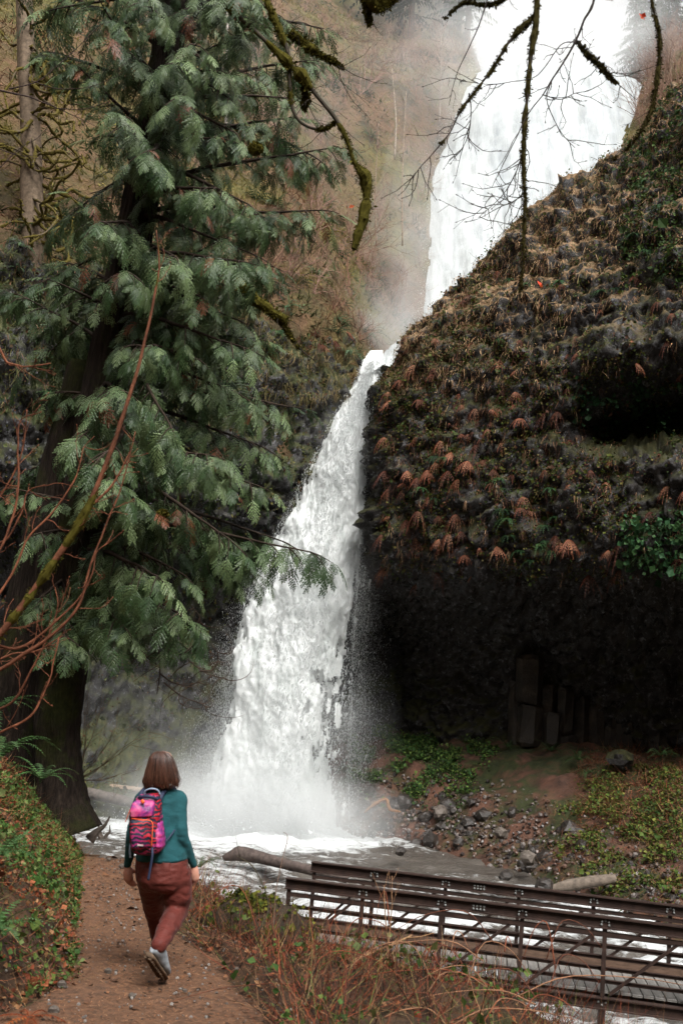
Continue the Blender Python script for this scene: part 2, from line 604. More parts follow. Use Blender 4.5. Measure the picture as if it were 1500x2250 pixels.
white = 0.365 + 0.46 * np.exp(-(dpl / 4.6) ** 2) + 0.20 * chan + 0.07 * smooth01(25, 16, wq[:, 1]) + 0.7 * (wz - WZ) * chan
white = np.clip(white - 0.08 * smooth01(-3, 3, wq[:, 0]) * np.exp(-((wq[:, 1] - 34) / 2.5) ** 2), 0, 1)
tag(obj('water', np.stack([wq[:, 0], wq[:, 1], wz], 1), grid_faces(len(wx), len(wy)), MAT['water'], tint=np.stack([white] * 3, 1)), 'churning brown and white stream below the falls', kind='structure')

# ------------------------------------------------------------------ gorge: hillside with gully, lower wall, dome cliff with cave
ZG = lambda y: np.interp(y, [38, 40, 43, 50, 58, 63, 66, 72, 78, 80.5, 95, 140], [14.5, 14.7, 15.5, 19.4, 22.6, 24.6, 29.0, 41.5, 54.4, 56.2, 59, 66])
XG = lambda y: np.interp(y, [40, 43, 50, 58, 63, 66, 72, 78, 95], [1.2, 1.5, 3.4, 6.0, 8.3, 10.0, 12.2, 15.9, 20])
WG = lambda y: np.interp(y, [40, 43, 50, 58, 63, 66, 72, 78, 95], [0.6, 0.8, 1.5, 2.6, 4.0, 5.2, 6.9, 7.3, 6])
KX = lambda x: np.maximum(0, -2 - np.asarray(x, dtype=float)) * 0.62


def smin(a, b, k):
    h = np.clip(0.5 + 0.5 * (b - a) / k, 0, 1)
    return b * (1 - h) + a * h - k * h * (1 - h)


def hill_z(x, yp):
    """height of the hillside; yp is depth measured from the (curved) brink of the lower wall"""
    d_l = np.maximum(0, XG(yp) - WG(yp) - x)
    d_r = np.maximum(0, x - XG(yp) - WG(yp))
    zg = ZG(yp)
    hl = 17.6 + (yp - 42) * 1.06
    hr = 23 + np.maximum(yp - 40, 0) * 0.85 + 0.25 * np.maximum(x - 12, 0)
    z = np.where(d_l > 0, smin(zg + (1.5 + 1.3 * smooth01(66, 80, yp)) * d_l, np.maximum(hl, zg + 0.2 * d_l), 3.0), zg)
    z = np.where(d_r > 0, smin(zg + 1.15 * d_r, np.maximum(hr, zg + 0.5 * d_r), 3.0), z)
    return z, d_l + d_r


hx = np.concatenate([np.linspace(-60, -20, 36)[:-1], np.linspace(-20, 34, 210)[:-1], np.linspace(34, 70, 22)])
hy = np.concatenate([np.linspace(41.1, 90, 200)[:-1], np.linspace(90, 150, 24)])
HX, HY = np.meshgrid(hx, hy, indexing='ij')
HZ, HD = hill_z(HX, HY)
wyh = HY - KX(HX) + 0 * HX
qh = np.stack([HX.ravel(), wyh.ravel(), HZ.ravel()], 1)
rough = smooth01(0, 3, HD.ravel())
HZ2 = HZ.ravel() + rough * (1.3 * fbm(qh, 0.16, 4, 31) + 0.5 * fbm(qh, 0.7, 3, 32)) + 0.2 * fbm(qh, 1.1, 3, 33)
HZ2 = HZ2 - 5.0 * np.maximum(0, 42.3 - HY.ravel()) * smooth01(0.9, 1.8, np.abs(HX.ravel() - 1.3))
keep = np.ones((len(hx) - 1, len(hy) - 1), bool)
# under the dome cliff the hillside starts farther back
cx = 0.5 * (hx[1:] + hx[:-1])[:, None] + 0 * HX[1:, 1:]
cyy = 0.5 * (hy[1:] + hy[:-1])[None, :] + 0 * HX[1:, 1:]
keep &= ~((cx > 2.6) & (cyy < 42.8))
keep &= ~((np.abs(cx - 1.3) < 2.0) & (cyy < 41.6))
HILLV = np.stack([qh[:, 0], qh[:, 1], HZ2], 1)
tag(obj('hillside', HILLV, grid_faces(len(hx), len(hy))[keep.ravel()], MAT['hill']), 'steep rusty brown and olive hillside around the upper waterfall', kind='structure')
HILLG = HILLV.reshape(len(hx), len(hy), 3)


def hill_at(x, yp):
    """surface point of the hillside by bilinear lookup"""
    i = np.clip(np.searchsorted(hx, x) - 1, 0, len(hx) - 2)
    j = np.clip(np.searchsorted(hy, yp) - 1, 0, len(hy) - 2)
    fx = np.clip((x - hx[i]) / (hx[i + 1] - hx[i]), 0, 1)[:, None]
    fy = np.clip((yp - hy[j]) / (hy[j + 1] - hy[j]), 0, 1)[:, None]
    return (HILLG[i, j] * (1 - fx) * (1 - fy) + HILLG[i + 1, j] * fx * (1 - fy) + HILLG[i, j + 1] * (1 - fx) * fy + HILLG[i + 1, j + 1] * fx * fy)


def rock_disp(G, amp_block, amp_fine, cell, seed):
    """broken rock relief along the surface normals: ledges, facets, cracks"""
    N = grid_normals(G)
    q = G.reshape(-1, 3)
    w = np.stack([fbm(q, 0.8, 3, seed + k) for k in range(3)], 1)
    q2 = q + 0.55 * w
    d1, d2, cid = worley(q2 / np.array([cell, cell, cell * 1.3]), seed)
    e1, e2, eid = worley((q2 + 0.2 * w) / (cell * 0.3), seed + 5)
    big = fbm(q, 0.22, 3, seed + 8)
    mid = fbm(q2, 0.7, 5, seed + 11, 0.6)
    ledge = np.abs(((q2[:, 2] + 1.2 * mid) / (cell * 1.1)) % 1 - 0.5) * 2
    h = amp_block * (0.75 * (cid - 0.5) - 0.5 * (1 - np.minimum(d2 - d1, 0.07) / 0.07)) + 0.3 * amp_block * (eid - 0.5)
    h = h + amp_block * (1.5 * mid + 0.45 * (ledge - 0.5)) + amp_fine * fbm(q, 3.6, 4, seed + 3, 0.7) + amp_block * 1.9 * big
    return G + N * h.reshape(G.shape[:2])[..., None]


# lower wall left of and behind the falls
prof = np.array([(50, 20.5), (46, 18.8), (43.8, 18.2), (42.3, 17.3), (41.4, 16), (41.0, 14), (40.7, 11.5), (41.0, 9.2), (42.3, 7.6), (44.6, 6.6), (46.0, 4), (46, 0.5), (45, -2.0), (43, -3.1), (40.5, -4.2), (37, -4.6)])
pp = smooth_path(prof, 240)
lx = np.concatenate([np.linspace(-50, -14, 40)[:-1], np.linspace(-14, 5.4, 270)])
LG = np.zeros((len(lx), len(pp), 3))
LG[..., 0] = lx[:, None]
LG[..., 1] = pp[None, :, 0] - KX(lx)[:, None]
LG[..., 2] = pp[None, :, 1]
notch = np.exp(-((lx - 1.45) / 0.95) ** 2)[:, None] * smooth01(12, 17, pp[:, 1])[None, :]
LG[..., 2] -= 3.6 * notch
LG[..., 2] -= (2.5 * smooth01(2.0, 3.2, lx))[:, None] * smooth01(12, 17, pp[:, 1])[None, :]
LG[..., 1] += 0.9 * np.exp(-((lx - 1.2) / 0.9) ** 2)[:, None] * smooth01(9, 15, pp[:, 1])[None, :]
LG = rock_disp(LG[:, ::-1], 0.42, 0.36, 0.95, 41)
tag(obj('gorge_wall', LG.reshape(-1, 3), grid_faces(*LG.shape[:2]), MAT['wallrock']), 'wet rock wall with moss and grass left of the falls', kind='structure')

# dome cliff on the right, overhanging a cave
plan = smooth_path([(3.4, 56), (2.4, 49), (1.65, 44), (1.38, 41.5), (1.45, 39.6), (2.1, 38.1), (3.8, 36.9), (6, 35.8), (9, 34.4), (12, 32.8), (18, 29.6), (30, 23), (48, 12)], 900)
al = np.concatenate([[0], np.cumsum(np.linalg.norm(np.diff(plan, axis=0), axis=1))])
s1 = al[np.argmin(np.abs(plan[:, 0] - 15) + (plan[:, 1] > 45) * 99)]
su = np.concatenate([np.linspace(0, s1, 335)[:-1], np.linspace(s1, al[-1], 50)])
pl = np.stack([np.interp(su, al, plan[:, 0]), np.interp(su, al, plan[:, 1])], 1)
tg = np.gradient(pl, axis=0)
tg /= np.linalg.norm(tg, axis=1)[:, None]
nr = np.stack([tg[:, 1], -tg[:, 0]], 1)                  # outward: towards camera / falls
nr = np.where((nr[:, 1] > 0.3)[:, None], -nr, nr)
lead = smooth01(0, 14, su - al[np.argmin(np.abs(plan[:, 1] - 41.5))])   # 0 beside the falls, 1 well right
ztop = np.interp(pl[:, 0], [1.3, 2.0, 3.4, 5.6, 8.5, 11.9, 18, 30, 48], [16.0, 17.2, 18.8, 21.0, 23.4, 26.3, 29.5, 34, 39])
ztop = np.where(pl[:, 1] > 42, 15.7 + 0.35 * (pl[:, 1] - 42), ztop)
vt = np.linspace(0, 1, 345)
CG = np.zeros((len(su), len(vt), 3))
for i in range(len(su)):
    L = lead[i]
    zt = ztop[i]
    dp = 0.25 + 0.75 * L
    cave = 1.0
    prof = np.array([(-7.5 * dp - 2, zt + 1.2), (-4.5 * dp, zt + 0.5), (-2.9 * dp, zt), (-1.3 * dp, zt - 2.2), (0.1 * dp, zt - 0.4 * (zt - 11)), (0.8 * dp, zt - 0.7 * (zt - 11)), (1.15 * dp, 11.5), (1.35 * dp, 9.6),
                     (1.25 * dp, 7.8), (0.7 * dp, 6.6), (-0.8 * cave, 6.1), (-3.6 * cave, 5.6), (-5.8 * cave, 4.2), (-6.5 * cave, 2.2), (-6.4 * cave, -0.4), (-6.0 * cave, -2.5)])
    c = smooth_path(prof, 400)
    ca = np.concatenate([[0], np.cumsum(np.linalg.norm(np.diff(c, axis=0), axis=1))])
    o = np.interp(vt * ca[-1], ca, c[:, 0])
    z = np.interp(vt * ca[-1], ca, c[:, 1])
    sh = smooth01(7.6, 9.6, pl[i, 0]) * (pl[i, 1] < 42)
    zc = 12.3 + 0.12 * (pl[i, 0] - 9)
    o = o - sh * 3.2 * np.exp(-((z - zc + 0.5) / 0.8) ** 2) + sh * 0.9 * np.exp(-((z - zc - 1.6) / 0.8) ** 2)
    inn = smooth01(7.2, 6.0, z)                           # in the cave the rock recedes straight back
    CG[i, :, 0] = pl[i, 0] + (nr[i, 0] * (1 - inn) - 0.30 * inn) * o
    CG[i, :, 1] = pl[i, 1] + (nr[i, 1] * (1 - inn) - 0.95 * inn) * o
    CG[i, :, 2] = z
CG0 = CG.copy()
CG = rock_disp(CG[:, ::-1], 0.42, 0.30, 0.7, 61)
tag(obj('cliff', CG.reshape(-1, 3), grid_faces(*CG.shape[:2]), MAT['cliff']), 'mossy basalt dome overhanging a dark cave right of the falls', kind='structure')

# talus bank between the cave and the stream
S = smooth_path([(-0.4, 42.5, 0), (0.3, 40.6, 0), (1.2, 39.4, 0), (3.5, 37.8, 0), (6.1, 33, 0), (7.8, 28.5, 0), (9.5, 25.6, 0), (14, 20, 0), (24, 9, 0)], 240)
B = smooth_path([(0.6, 47, 0), (2, 46.5, 0), (3.6, 45.6, 0), (6.2, 44.2, 0), (9.6, 42.6, 0), (13.5, 40.3, 0), (19, 36.5, 0), (27, 30, 0), (42, 18, 0)], 240)
bw = np.linspace(-0.12, 1, 130)
BG = S[:, None, :] * (1 - bw[None, :, None]) + B[:, None, :] * bw[None, :, None]
bz = np.interp(bw, [-0.12, 0, 0.06, 0.22, 0.45, 0.62, 0.8, 1], [-4.8, -3.75, -3.3, -2.55, -1.25, -0.35, 0.15, 0.5])
BG[..., 2] = bz[None, :]
q = BG.reshape(-1, 3)
mound = 1.0 * np.exp(-(((q[:, 0] - 2.6) / 2.0) ** 2 + ((q[:, 1] - 41.0) / 1.6) ** 2)) + 0.9 * np.exp(-(((q[:, 0] - 12.5) / 3.0) ** 2 + ((q[:, 1] - 31) / 3.0) ** 2))
q[:, 2] += mound + 0.45 * fbm(q, 0.5, 3, 71) + 0.26 * fbm(q, 1.7, 4, 72) + 0.05 * fbm(q, 6, 2, 73)
BANKG = q.reshape(BG.shape)
tag(obj('bank', q, grid_faces(*BG.shape[:2]), MAT['bank']), 'earthy bank of rubble and moss below the cave', kind='structure')
# ------------------------------------------------------------------ falling water, spray and mist


def white_mat(name, lo, hi, scale, stretch, bump=0.5):
    m, nt, b = new_mat(name, 0.75, 0.3)
    c = n_ramp(nt, n_noise(nt, scale, 7, 0.7, 0.5, 'Object', stretch), [(0.3, lo), (0.55, hi)])
    nt.links.new(c, b.inputs['Base Color'])
    n_bump(nt, b, n_noise(nt, scale * 2.5, 7, 0.7, 0.3, 'Object', stretch), bump, 0.15)
    return m


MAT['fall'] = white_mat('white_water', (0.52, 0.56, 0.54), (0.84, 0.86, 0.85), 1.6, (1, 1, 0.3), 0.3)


def translucent_white(m, c, k):
    nt = m.node_tree
    b = nt.nodes['Principled BSDF']
    t = nt.nodes.new('ShaderNodeBsdfTranslucent')
    t.inputs[0].default_value = (*c, 1)
    mx = nt.nodes.new('ShaderNodeMixShader')
    mx.inputs[0].default_value = k
    nt.links.new(b.outputs[0], mx.inputs[1])
    nt.links.new(t.outputs[0], mx.inputs[2])
    nt.links.new(mx.outputs[0], nt.nodes['Material Output'].inputs[0])


MAT['drop'] = new_mat('spray_drops', 0.6, 0.2, (0.9, 0.92, 0.92))[0]
translucent_white(MAT['drop'], (0.9, 0.92, 0.92), 0.5)
translucent_white(MAT['fall'], (0.92, 0.93, 0.93), 0.3)
ey = [770, 790, 850, 950, 1050, 1150, 1250, 1350, 1450, 1550, 1650, 1750, 1830]
el = [812, 800, 775, 716, 662, 616, 562, 530, 506, 500, 474, 434, 398]
er = [842, 838, 828, 812, 806, 800, 793, 787, 782, 780, 777, 774, 778]
ed = [42.6, 42.0, 41.2, 40.3, 39.8, 39.4, 39.1, 38.9, 38.7, 38.5, 38.4, 38.3, 38.2]


def fall_point(u, v):
    """u across 0..1, v photo row 770..1830, as arrays -> world"""
    l, r, d = np.interp(v, ey, el), np.interp(v, ey, er), np.interp(v, ey, ed)
    x = l + (r - l) * u
    vv = _F[None] + _R[None] * ((x - 750) / FPX)[:, None] + _U[None] * ((1125 - v) / FPX)[:, None]
    p = CAM + vv * (d / vv[:, 1])[:, None]
    p[:, 1] += 1.1 * (4 * (u - 0.5) ** 2) * smooth01(800, 1100, v) + 0.9 * smooth01(0.5, 1.0, u) * smooth01(1250, 1500, v)
    return p


nu, nv = 100, 330
uu, vv_ = np.meshgrid(np.linspace(-0.02, 1.02, nu), np.linspace(770, 1845, nv), indexing='ij')
for layer in range(3):
    Gp = fall_point(uu.ravel(), vv_.ravel())
    st = np.array([1.0, 1.0, 0.5])
    lump = fbm(Gp * st, 0.9, 5, 100 + layer * 7, 0.6)
    fine = fbm(Gp * np.array([1, 1, 0.55]), 3.2, 4, 130 + layer, 0.65)
    Gp[:, 1] -= (0.6 * lump + 0.13 * fine) * (0.25 + 0.75 * smooth01(800, 1000, vv_.ravel())) - 0.35 * layer
    Gp[:, 0] += 0.14 * fbm(Gp, 1.4, 3, 150 + layer)
    n = 0.22 * lump + 0.32 * fine + 0.5 * fbm(Gp * np.array([2.4, 1.0, 0.5]), 2.2, 4, 170 + layer, 0.55)
    u_, v_ = uu.ravel(), vv_.ravel()
    edge = np.minimum(u_ / 0.16, (1 - u_) / 0.13)
    brk = 0.62 * smooth01(0.42, 0.95, u_) * smooth01(1130, 1500, v_) + 0.28 * smooth01(1300, 1600, v_) * smooth01(0.2, 0.6, u_)
    solid = n + 0.55 * np.minimum(edge, 1) - brk * 0.72 - 0.08 + 0.25 * smooth01(1720, 1800, v_) + 0.12 * (2 - layer) * 0
    fc = grid_faces(nu, nv)
    ok = solid[fc].mean(1) > 0.0
    if layer == 0:
        fallroot = obj('lower_waterfall', Gp, fc[ok], MAT['fall'])
        tag(fallroot, 'white plunge of the lower waterfall dropping into the pool', kind='structure')
    else:
        obj('water_sheet', Gp, fc[ok], MAT['fall'], fallroot)

# clots and drops torn off the fall, stretched along their flight
TET = (np.array([[1, 0, -0.5], [-0.5, 0.87, -0.5], [-0.5, -0.87, -0.5], [0, 0, 1.0]]), np.array([[0, 1, 3], [1, 2, 3], [2, 0, 3]]))


def drops(n, u, v, dep, rad, lng, seed_clump, thr):
    p = fall_point(u, v)
    p[:, 1] += dep
    cl = fbm(p * np.array([1, 1, 0.5]), 1.5, 4, seed_clump, 0.6)
    k = cl + 0.25 * rng.normal(size=n) > thr
    p, m = p[k], k.sum()
    ax = np.stack([rng.normal(-0.12, 0.25, m), rng.normal(0, 0.25, m), -np.ones(m)], 1)
    fr = rot_from(ax, rng.normal(size=(m, 3)))
    r = rad * rng.lognormal(0, 0.45, m)
    return p, fr, np.stack([r, r, r * lng * rng.uniform(0.7, 1.6, m)], 1)


mb = MB()
n = 62000
v = rng.uniform(800, 1815, n)
u = np.clip(rng.normal(0.5, 0.25, n), -0.02, 0.98)
p, fr, sc = drops(n, u, v, rng.normal(-0.25, 0.4, n), 0.0085, 3.4, 201, -0.05)
scatter(TET[0], TET[1], fr, p, sc, (1, 1, 1), mb)
n = 16000                                                    # ragged clots in the broken right half
v = 1200 + 600 * rng.random(n) ** 0.8
u = np.clip(rng.normal(0.75, 0.17, n), 0.3, 1.1)
p, fr, sc = drops(n, u, v, rng.normal(0.0, 0.4, n), 0.012, 2.8, 207, 0.08)
scatter(TET[0], TET[1], fr, p, sc, (1, 1, 1), mb)
n = 36000                                                    # fine spray right of the fall
v = rng.uniform(820, 1800, n)
wdt = np.interp(v, [820, 1000, 1300, 1600, 1800], [0.25, 0.3, 0.32, 0.36, 0.3])
u = 0.96 + np.abs(rng.normal(0, 0.42, n)) * wdt
p, fr, sc = drops(n, u, v, rng.normal(0.2, 0.5, n), 0.0045, 4.0, 203, -0.3)
scatter(TET[0], TET[1], fr, p, sc, (1, 1, 1), mb)
n = 30000                                                    # and left of it
v = 1845 - np.abs(rng.normal(0, 330, n))
u = 0.05 - np.abs(rng.normal(0, 0.15, n)) * np.interp(v, [800, 1250, 1700], [0.35, 0.6, 1.15])
p, fr, sc = drops(n, u, v, rng.normal(0.0, 0.5, n), 0.0048, 4.0, 205, -0.25)
scatter(TET[0], TET[1], fr, p, sc, (1, 1, 1), mb)
n = 9000                                                     # splash where it hits the pool
a = rng.uniform(0, 2 * math.pi, n)
rr = np.abs(rng.normal(0, 1, n))
p = np.stack([-2.7 + 3.4 * rr * np.cos(a), 38.3 + 1.6 * rr * np.sin(a), WZ + np.abs(rng.normal(0.1, 0.55, n)) * np.exp(-0.3 * rr)], 1)
r = 0.010 * rng.lognormal(0, 0.5, n)
scatter(TET[0], TET[1], rot_from(rng.normal(size=(n, 3)), rng.normal(size=(n, 3))), p, np.stack([r, r, 1.5 * r], 1), (1, 1, 1), mb)
tag(mb.build('spray', MAT['drop'], None, True), 'white drops and spray flying off the lower waterfall', 'spray', kind='stuff')

# upper falls: a fan of white water sliding down the head of the gully
uy = np.concatenate([np.linspace(41.6, 60, 60)[:-1], np.linspace(60, 80.9, 140)[:-1], np.linspace(80.9, 90, 12)])
ux = np.linspace(-1.08, 1.08, 90)
UX, UY = np.meshgrid(ux, uy, indexing='ij')
wob = 1 + 0.10 * fbm(np.stack([np.sign(UX.ravel()) * 9, UY.ravel(), 0 * UX.ravel()], 1), 0.5, 3, 301).reshape(UX.shape)
X = XG(UY) + UX * WG(UY) * wob
Z = ZG(UY) + 0.45 * (1 - UX ** 2) * np.interp(UY, [42, 50, 64], [0.6, 1, 1.6]) + 0.1
q = np.stack([X.ravel(), UY.ravel(), Z.ravel()], 1)
nrm = np.array([0, -0.9, 0.45])
h = 0.5 * fbm(q * np.array([1.4, 0.5, 0.35]), 0.8, 5, 302, 0.6) + 0.15 * fbm(q, 2.5, 3, 303)
edge = (1 - np.abs(UX.ravel())) / 0.12
q = q + nrm[None] * (h * np.clip(edge, 0.2, 1) + 0.25 * np.clip(edge, -1, 1))[:, None]
# tumbling over the notch into the lower fall
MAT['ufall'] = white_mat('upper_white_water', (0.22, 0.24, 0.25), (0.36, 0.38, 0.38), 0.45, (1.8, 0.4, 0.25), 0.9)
solid = edge + 1.2 * fbm(q, 0.9, 4, 304)
fc = grid_faces(len(ux), len(uy))
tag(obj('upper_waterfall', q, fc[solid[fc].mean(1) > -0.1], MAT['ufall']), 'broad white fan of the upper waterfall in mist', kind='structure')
mb = MB()
n = 6000
y = rng.uniform(58, 81, n)
side = np.where(rng.random(n) < 0.6, -1, 1)
x = XG(y) + side * WG(y) * (0.98 + np.abs(rng.normal(0, 0.09, n)))
z = ZG(y) + np.abs(rng.normal(0.3, 0.6, n))
r = 0.011 * rng.lognormal(0, 0.4, n)
scatter(TET[0], TET[1], rot_from(np.stack([0 * x, -0.5 + 0 * x, -1 + 0 * x], 1), rng.normal(size=(n, 3))), np.stack([x, y - 0.4, z], 1), np.stack([r, r, 2.2 * r], 1), (1, 1, 1), mb)
tag(mb.build('spray', MAT['drop'], None, True), 'spray along the edges of the upper waterfall', 'spray', kind='stuff')


def mist_blob(c, rad, dens, name='mist'):
    me = bpy.data.meshes.new(name)
    bm = bmesh.new()
    bmesh.ops.create_icosphere(bm, subdivisions=4, radius=1)
    for vv in bm.verts:
        k = 1 + 0.16 * math.sin(vv.co.x * 3.1 + c[0]) * math.cos(vv.co.y * 2.7 + c[1]) + 0.1 * math.sin(vv.co.z * 5 + vv.co.x * 4 + c[2])
        vv.co = Vector((vv.co.x * rad[0], vv.co.y * rad[1], vv.co.z * rad[2])) * k
    bm.to_mesh(me)
    bm.free()
    m = bpy.data.materials.new('mist_air')
    m.use_nodes = True
    nt = m.node_tree
    nt.nodes.remove(nt.nodes['Principled BSDF'])
    vol = nt.nodes.new('ShaderNodeVolumePrincipled')
    vol.inputs['Color'].default_value = (0.97, 0.98, 0.98, 1)
    tc = nt.nodes.new('ShaderNodeTexCoord')
    mp = nt.nodes.new('ShaderNodeMapping')
    mp.inputs['Scale'].default_value = [0.82 / r for r in rad]
    nt.links.new(tc.outputs['Object'], mp.inputs[0])
    g = nt.nodes.new('ShaderNodeTexGradient')
    g.gradient_type = 'QUADRATIC_SPHERE'
    nt.links.new(mp.outputs[0], g.inputs[0])
    nz = n_ramp(nt, n_noise(nt, 1.1 / min(rad) ** 0.5, 4, 0.6, 0.6), [(0.32, 0.25), (0.68, 1.75)])
    nt.links.new(n_math(nt, 'MULTIPLY', n_math(nt, 'MULTIPLY', g.outputs['Fac'], nz), dens * 2.6), vol.inputs['Density'])
    vol.inputs['Anisotropy'].default_value = 0.2
    nt.links.new(vol.outputs[0], nt.nodes['Material Output'].inputs['Volume'])
    me.materials.append(m)
    o = link(bpy.data.objects.new(name, me))
    o.location = c
    tag(o, kind='stuff')
    return o


m1 = mist_blob(P(555, 1805, 38.3), (6.0, 2.6, 2.6), 0.65)
m2 = mist_blob(P(520, 1760, 37.8), (4.4, 2.0, 3.6), 0.16)
m3 = mist_blob(P(330, 1640, 41.0), (7, 2.6, 5.6), 0.02)
m4 = mist_blob(P(870, 715, 47), (3.2, 3.6, 3.2), 0.08)
m5 = mist_blob(P(930, 520, 60), (4.8, 4.0, 9), 0.05)
m6 = mist_blob(P(1020, 170, 72), (10, 6, 10), 0.03)
for (x_, y_, d_, r_, dn_, lb_) in ((755, 1010, 40.0, (1.5, 1.2, 2.8), 0.13, 'veil of mist around the upper part of the lower waterfall'), (700, 1290, 39.3, (2.7, 1.4, 3.4), 0.12, 'veil of mist around the middle of the lower waterfall'), (660, 1600, 38.6, (3.8, 1.6, 3.6), 0.13, 'veil of mist around the foot of the lower waterfall')):
    tag(mist_blob(P(x_, y_, d_), r_, dn_), lb_, 'mist')
m8 = mist_blob(P(1400, 60, 76), (6, 5, 6), 0.02)
tag(m8, 'mist drifting before the trees right of the brink', 'mist')
tag(mist_blob(P(1200, 95, 81), (13, 4.5, 5), 0.10), 'white mist hanging over the lip of the upper waterfall', 'mist')
m7 = mist_blob(P(1180, 40, 88), (18, 9, 9), 0.045)
for o, l in ((m1, 'dense white mist boiling where the falls hit the pool'), (m2, 'mist rising left of the foot of the falls'), (m3, 'thin grey mist hanging in front of the dark left wall'),
             (m4, 'mist in the notch above the lower waterfall'), (m5, 'mist along the lower part of the upper waterfall'), (m6, 'mist beside the upper waterfall'), (m7, 'pale mist over the brink of the upper waterfall')):
    tag(o, l, 'mist')


tag(mist_blob(P(720, 230, 58), (17, 9, 15), 0.005), 'thin veil of mist drifting over the hillside left of the upper waterfall', 'mist')
# ------------------------------------------------------------------ western red cedar on the left


def make_spray(nb=10, nl=4, droop=0.35, seed=0):
    """flat feathery cedar spray, axis +y, length 1, normal +z"""
    r = np.random.default_rng(seed)
    V, F = [], []

    def tri(a, b, c):
        k = len(V)
        V.extend([a, b, c])
        F.append([k, k + 1, k + 2])
    for s in (-1, 1):
        for k in range(nb):
            y0 = 0.06 + 0.9 * (k + 0.5 * (s > 0)) / nb
            ln = (0.40 * (1 - y0) ** 0.75 + 0.07) * r.uniform(0.8, 1.15) * (0.55 + 0.45 * min(1, y0 / 0.25))
            an = math.radians(52 - 14 * y0 + r.normal(0, 5))
            d = np.array([s * math.sin(an), math.cos(an)])
            nn = np.array([-d[1], d[0]])
            hz = r.normal(0, 0.03)
            p0 = np.array([0, y0])
            st = ln / nl
            for j in range(nl):
                a = p0 + d * st * j
                b = p0 + d * st * (j + 1.15)
                w = 0.056 * (1 - 0.55 * j / nl)
                for q in (-1, 1):
                    tip = p0 + d * st * (j + 1.35) + nn * q * w
                    z = [-(pt[1] ** 2) * droop - 0.55 * abs(pt[0]) ** 1.4 + hz * t for pt, t in ((a, 0), (b, 1), (tip, 1))]
                    tri((*a, z[0]), (*b, z[1]), (*tip, z[2] - 0.012))
    for j in range(6):                                       # the stem itself
        a, b = j / 6, (j + 1) / 6
        tri((-0.012, a, -a * a * droop), (0.012, a, -a * a * droop), (0, b, -b * b * droop))
    return np.array(V, float), np.array(F)


SPR = [make_spray(8, 3, 0.25, 1), make_spray(8, 3, 0.5, 2), make_spray(8, 3, 0.8, 3)]
bark_c = np.array([0.035, 0.024, 0.017])


def lumpy(V, F, amp, sc, seed, center_pts=None):
    V = V + amp * np.stack([fbm(V, sc, 3, seed + k) for k in range(3)], 1)
    return V, F


def furrowed(pts, rad, n, seed, amp=0.03):
    """trunk surface with bark furrows and a flared foot"""
    V, Fs = tube(pts, rad, n)
    m = len(pts)
    c = np.repeat(np.asarray(pts), n, axis=0)
    d = V[:m * n] - c
    ln = np.linalg.norm(d, axis=1)[:, None]
    th = np.tile(np.arange(n) / n, m)
    q = np.stack([np.cos(th * 2 * math.pi) * 3.2, np.sin(th * 2 * math.pi) * 3.2, np.repeat(np.arange(m) * 0.16, n)], 1)
    h = amp * fbm(q, 1.6, 4, seed, 0.65) + amp * 1.3 * fbm(q, 0.5, 2, seed + 4)
    V[:m * n] += d / ln * h[:, None]
    return V, Fs


tp = [(148, 1830), (130, 1720), (128, 1600), (140, 1480), (163, 1300), (188, 1100), (214, 900), (262, 650), (318, 400), (352, 200), (384, 20), (412, -250), (440, -650), (455, -950)]
trunk_pts = smooth_path([P(x, y, 14.0) for x, y in tp], 150)
trunk_rad = np.interp(np.linspace(0, 1, 150), [0, 0.05, 0.12, 0.3, 0.6, 0.85, 1], [0.46, 0.34, 0.29, 0.31, 0.27, 0.2, 0.13])
cedar = thing('cedar_tree', 'tall cedar with drooping feathery sprays leaning beside the waterfall', 'tree', trunk_pts[0])


def rel(V, o):
    return np.asarray(V) - np.array(o.location)


MAT['cedarbark'] = mat_noise('furrowed_cedar_bark', [(0.3, (0.008, 0.006, 0.004)), (0.5, (0.022, 0.015, 0.011)), (0.75, (0.05, 0.036, 0.026))], 5, rough=0.9, spec=0.15, bump=1.0, bscale=9, bdist=0.06, stretch=(5, 5, 0.5),
                             second=(1.4, 0.52, 0.66, [(0.3, (0.014, 0.018, 0.005)), (0.7, (0.04, 0.042, 0.01))], 12))
V, F = furrowed(trunk_pts, trunk_rad, 56, 401, 0.05)
obj('trunk', rel(V, cedar), F, MAT['cedarbark'], cedar, True)
t2 = smooth_path([P(x, y, 14.5) for x, y in [(0, 1780), (20, 1650), (38, 1500), (62, 1350), (105, 1150), (150, 960), (185, 800)]], 70)
V, F = furrowed(t2, np.linspace(0.42, 0.24, 70), 36, 402, 0.03)
obj('trunk', rel(V, cedar), F, MAT['cedarbark'], cedar, True)

mbb, mbl = MB(), MB()
SP = {0: [], 1: [], 2: []}
cr = np.random.default_rng(11)


def add_spray(p, ax, nrm, ln, tint):
    SP[cr.integers(0, 3)].append((p, ax, nrm, ln, tint))


def spray_tint():
    r = cr.random()
    if r < 0.018:
        return np.array([0.17, 0.06, 0.025]) * cr.uniform(0.7, 1.2)
    t = cr.uniform(0, 1) ** 1.6
    return (np.array([0.022, 0.050, 0.015]) * (1 - t) + np.array([0.145, 0.200, 0.085]) * t) * cr.uniform(0.85, 1.15)


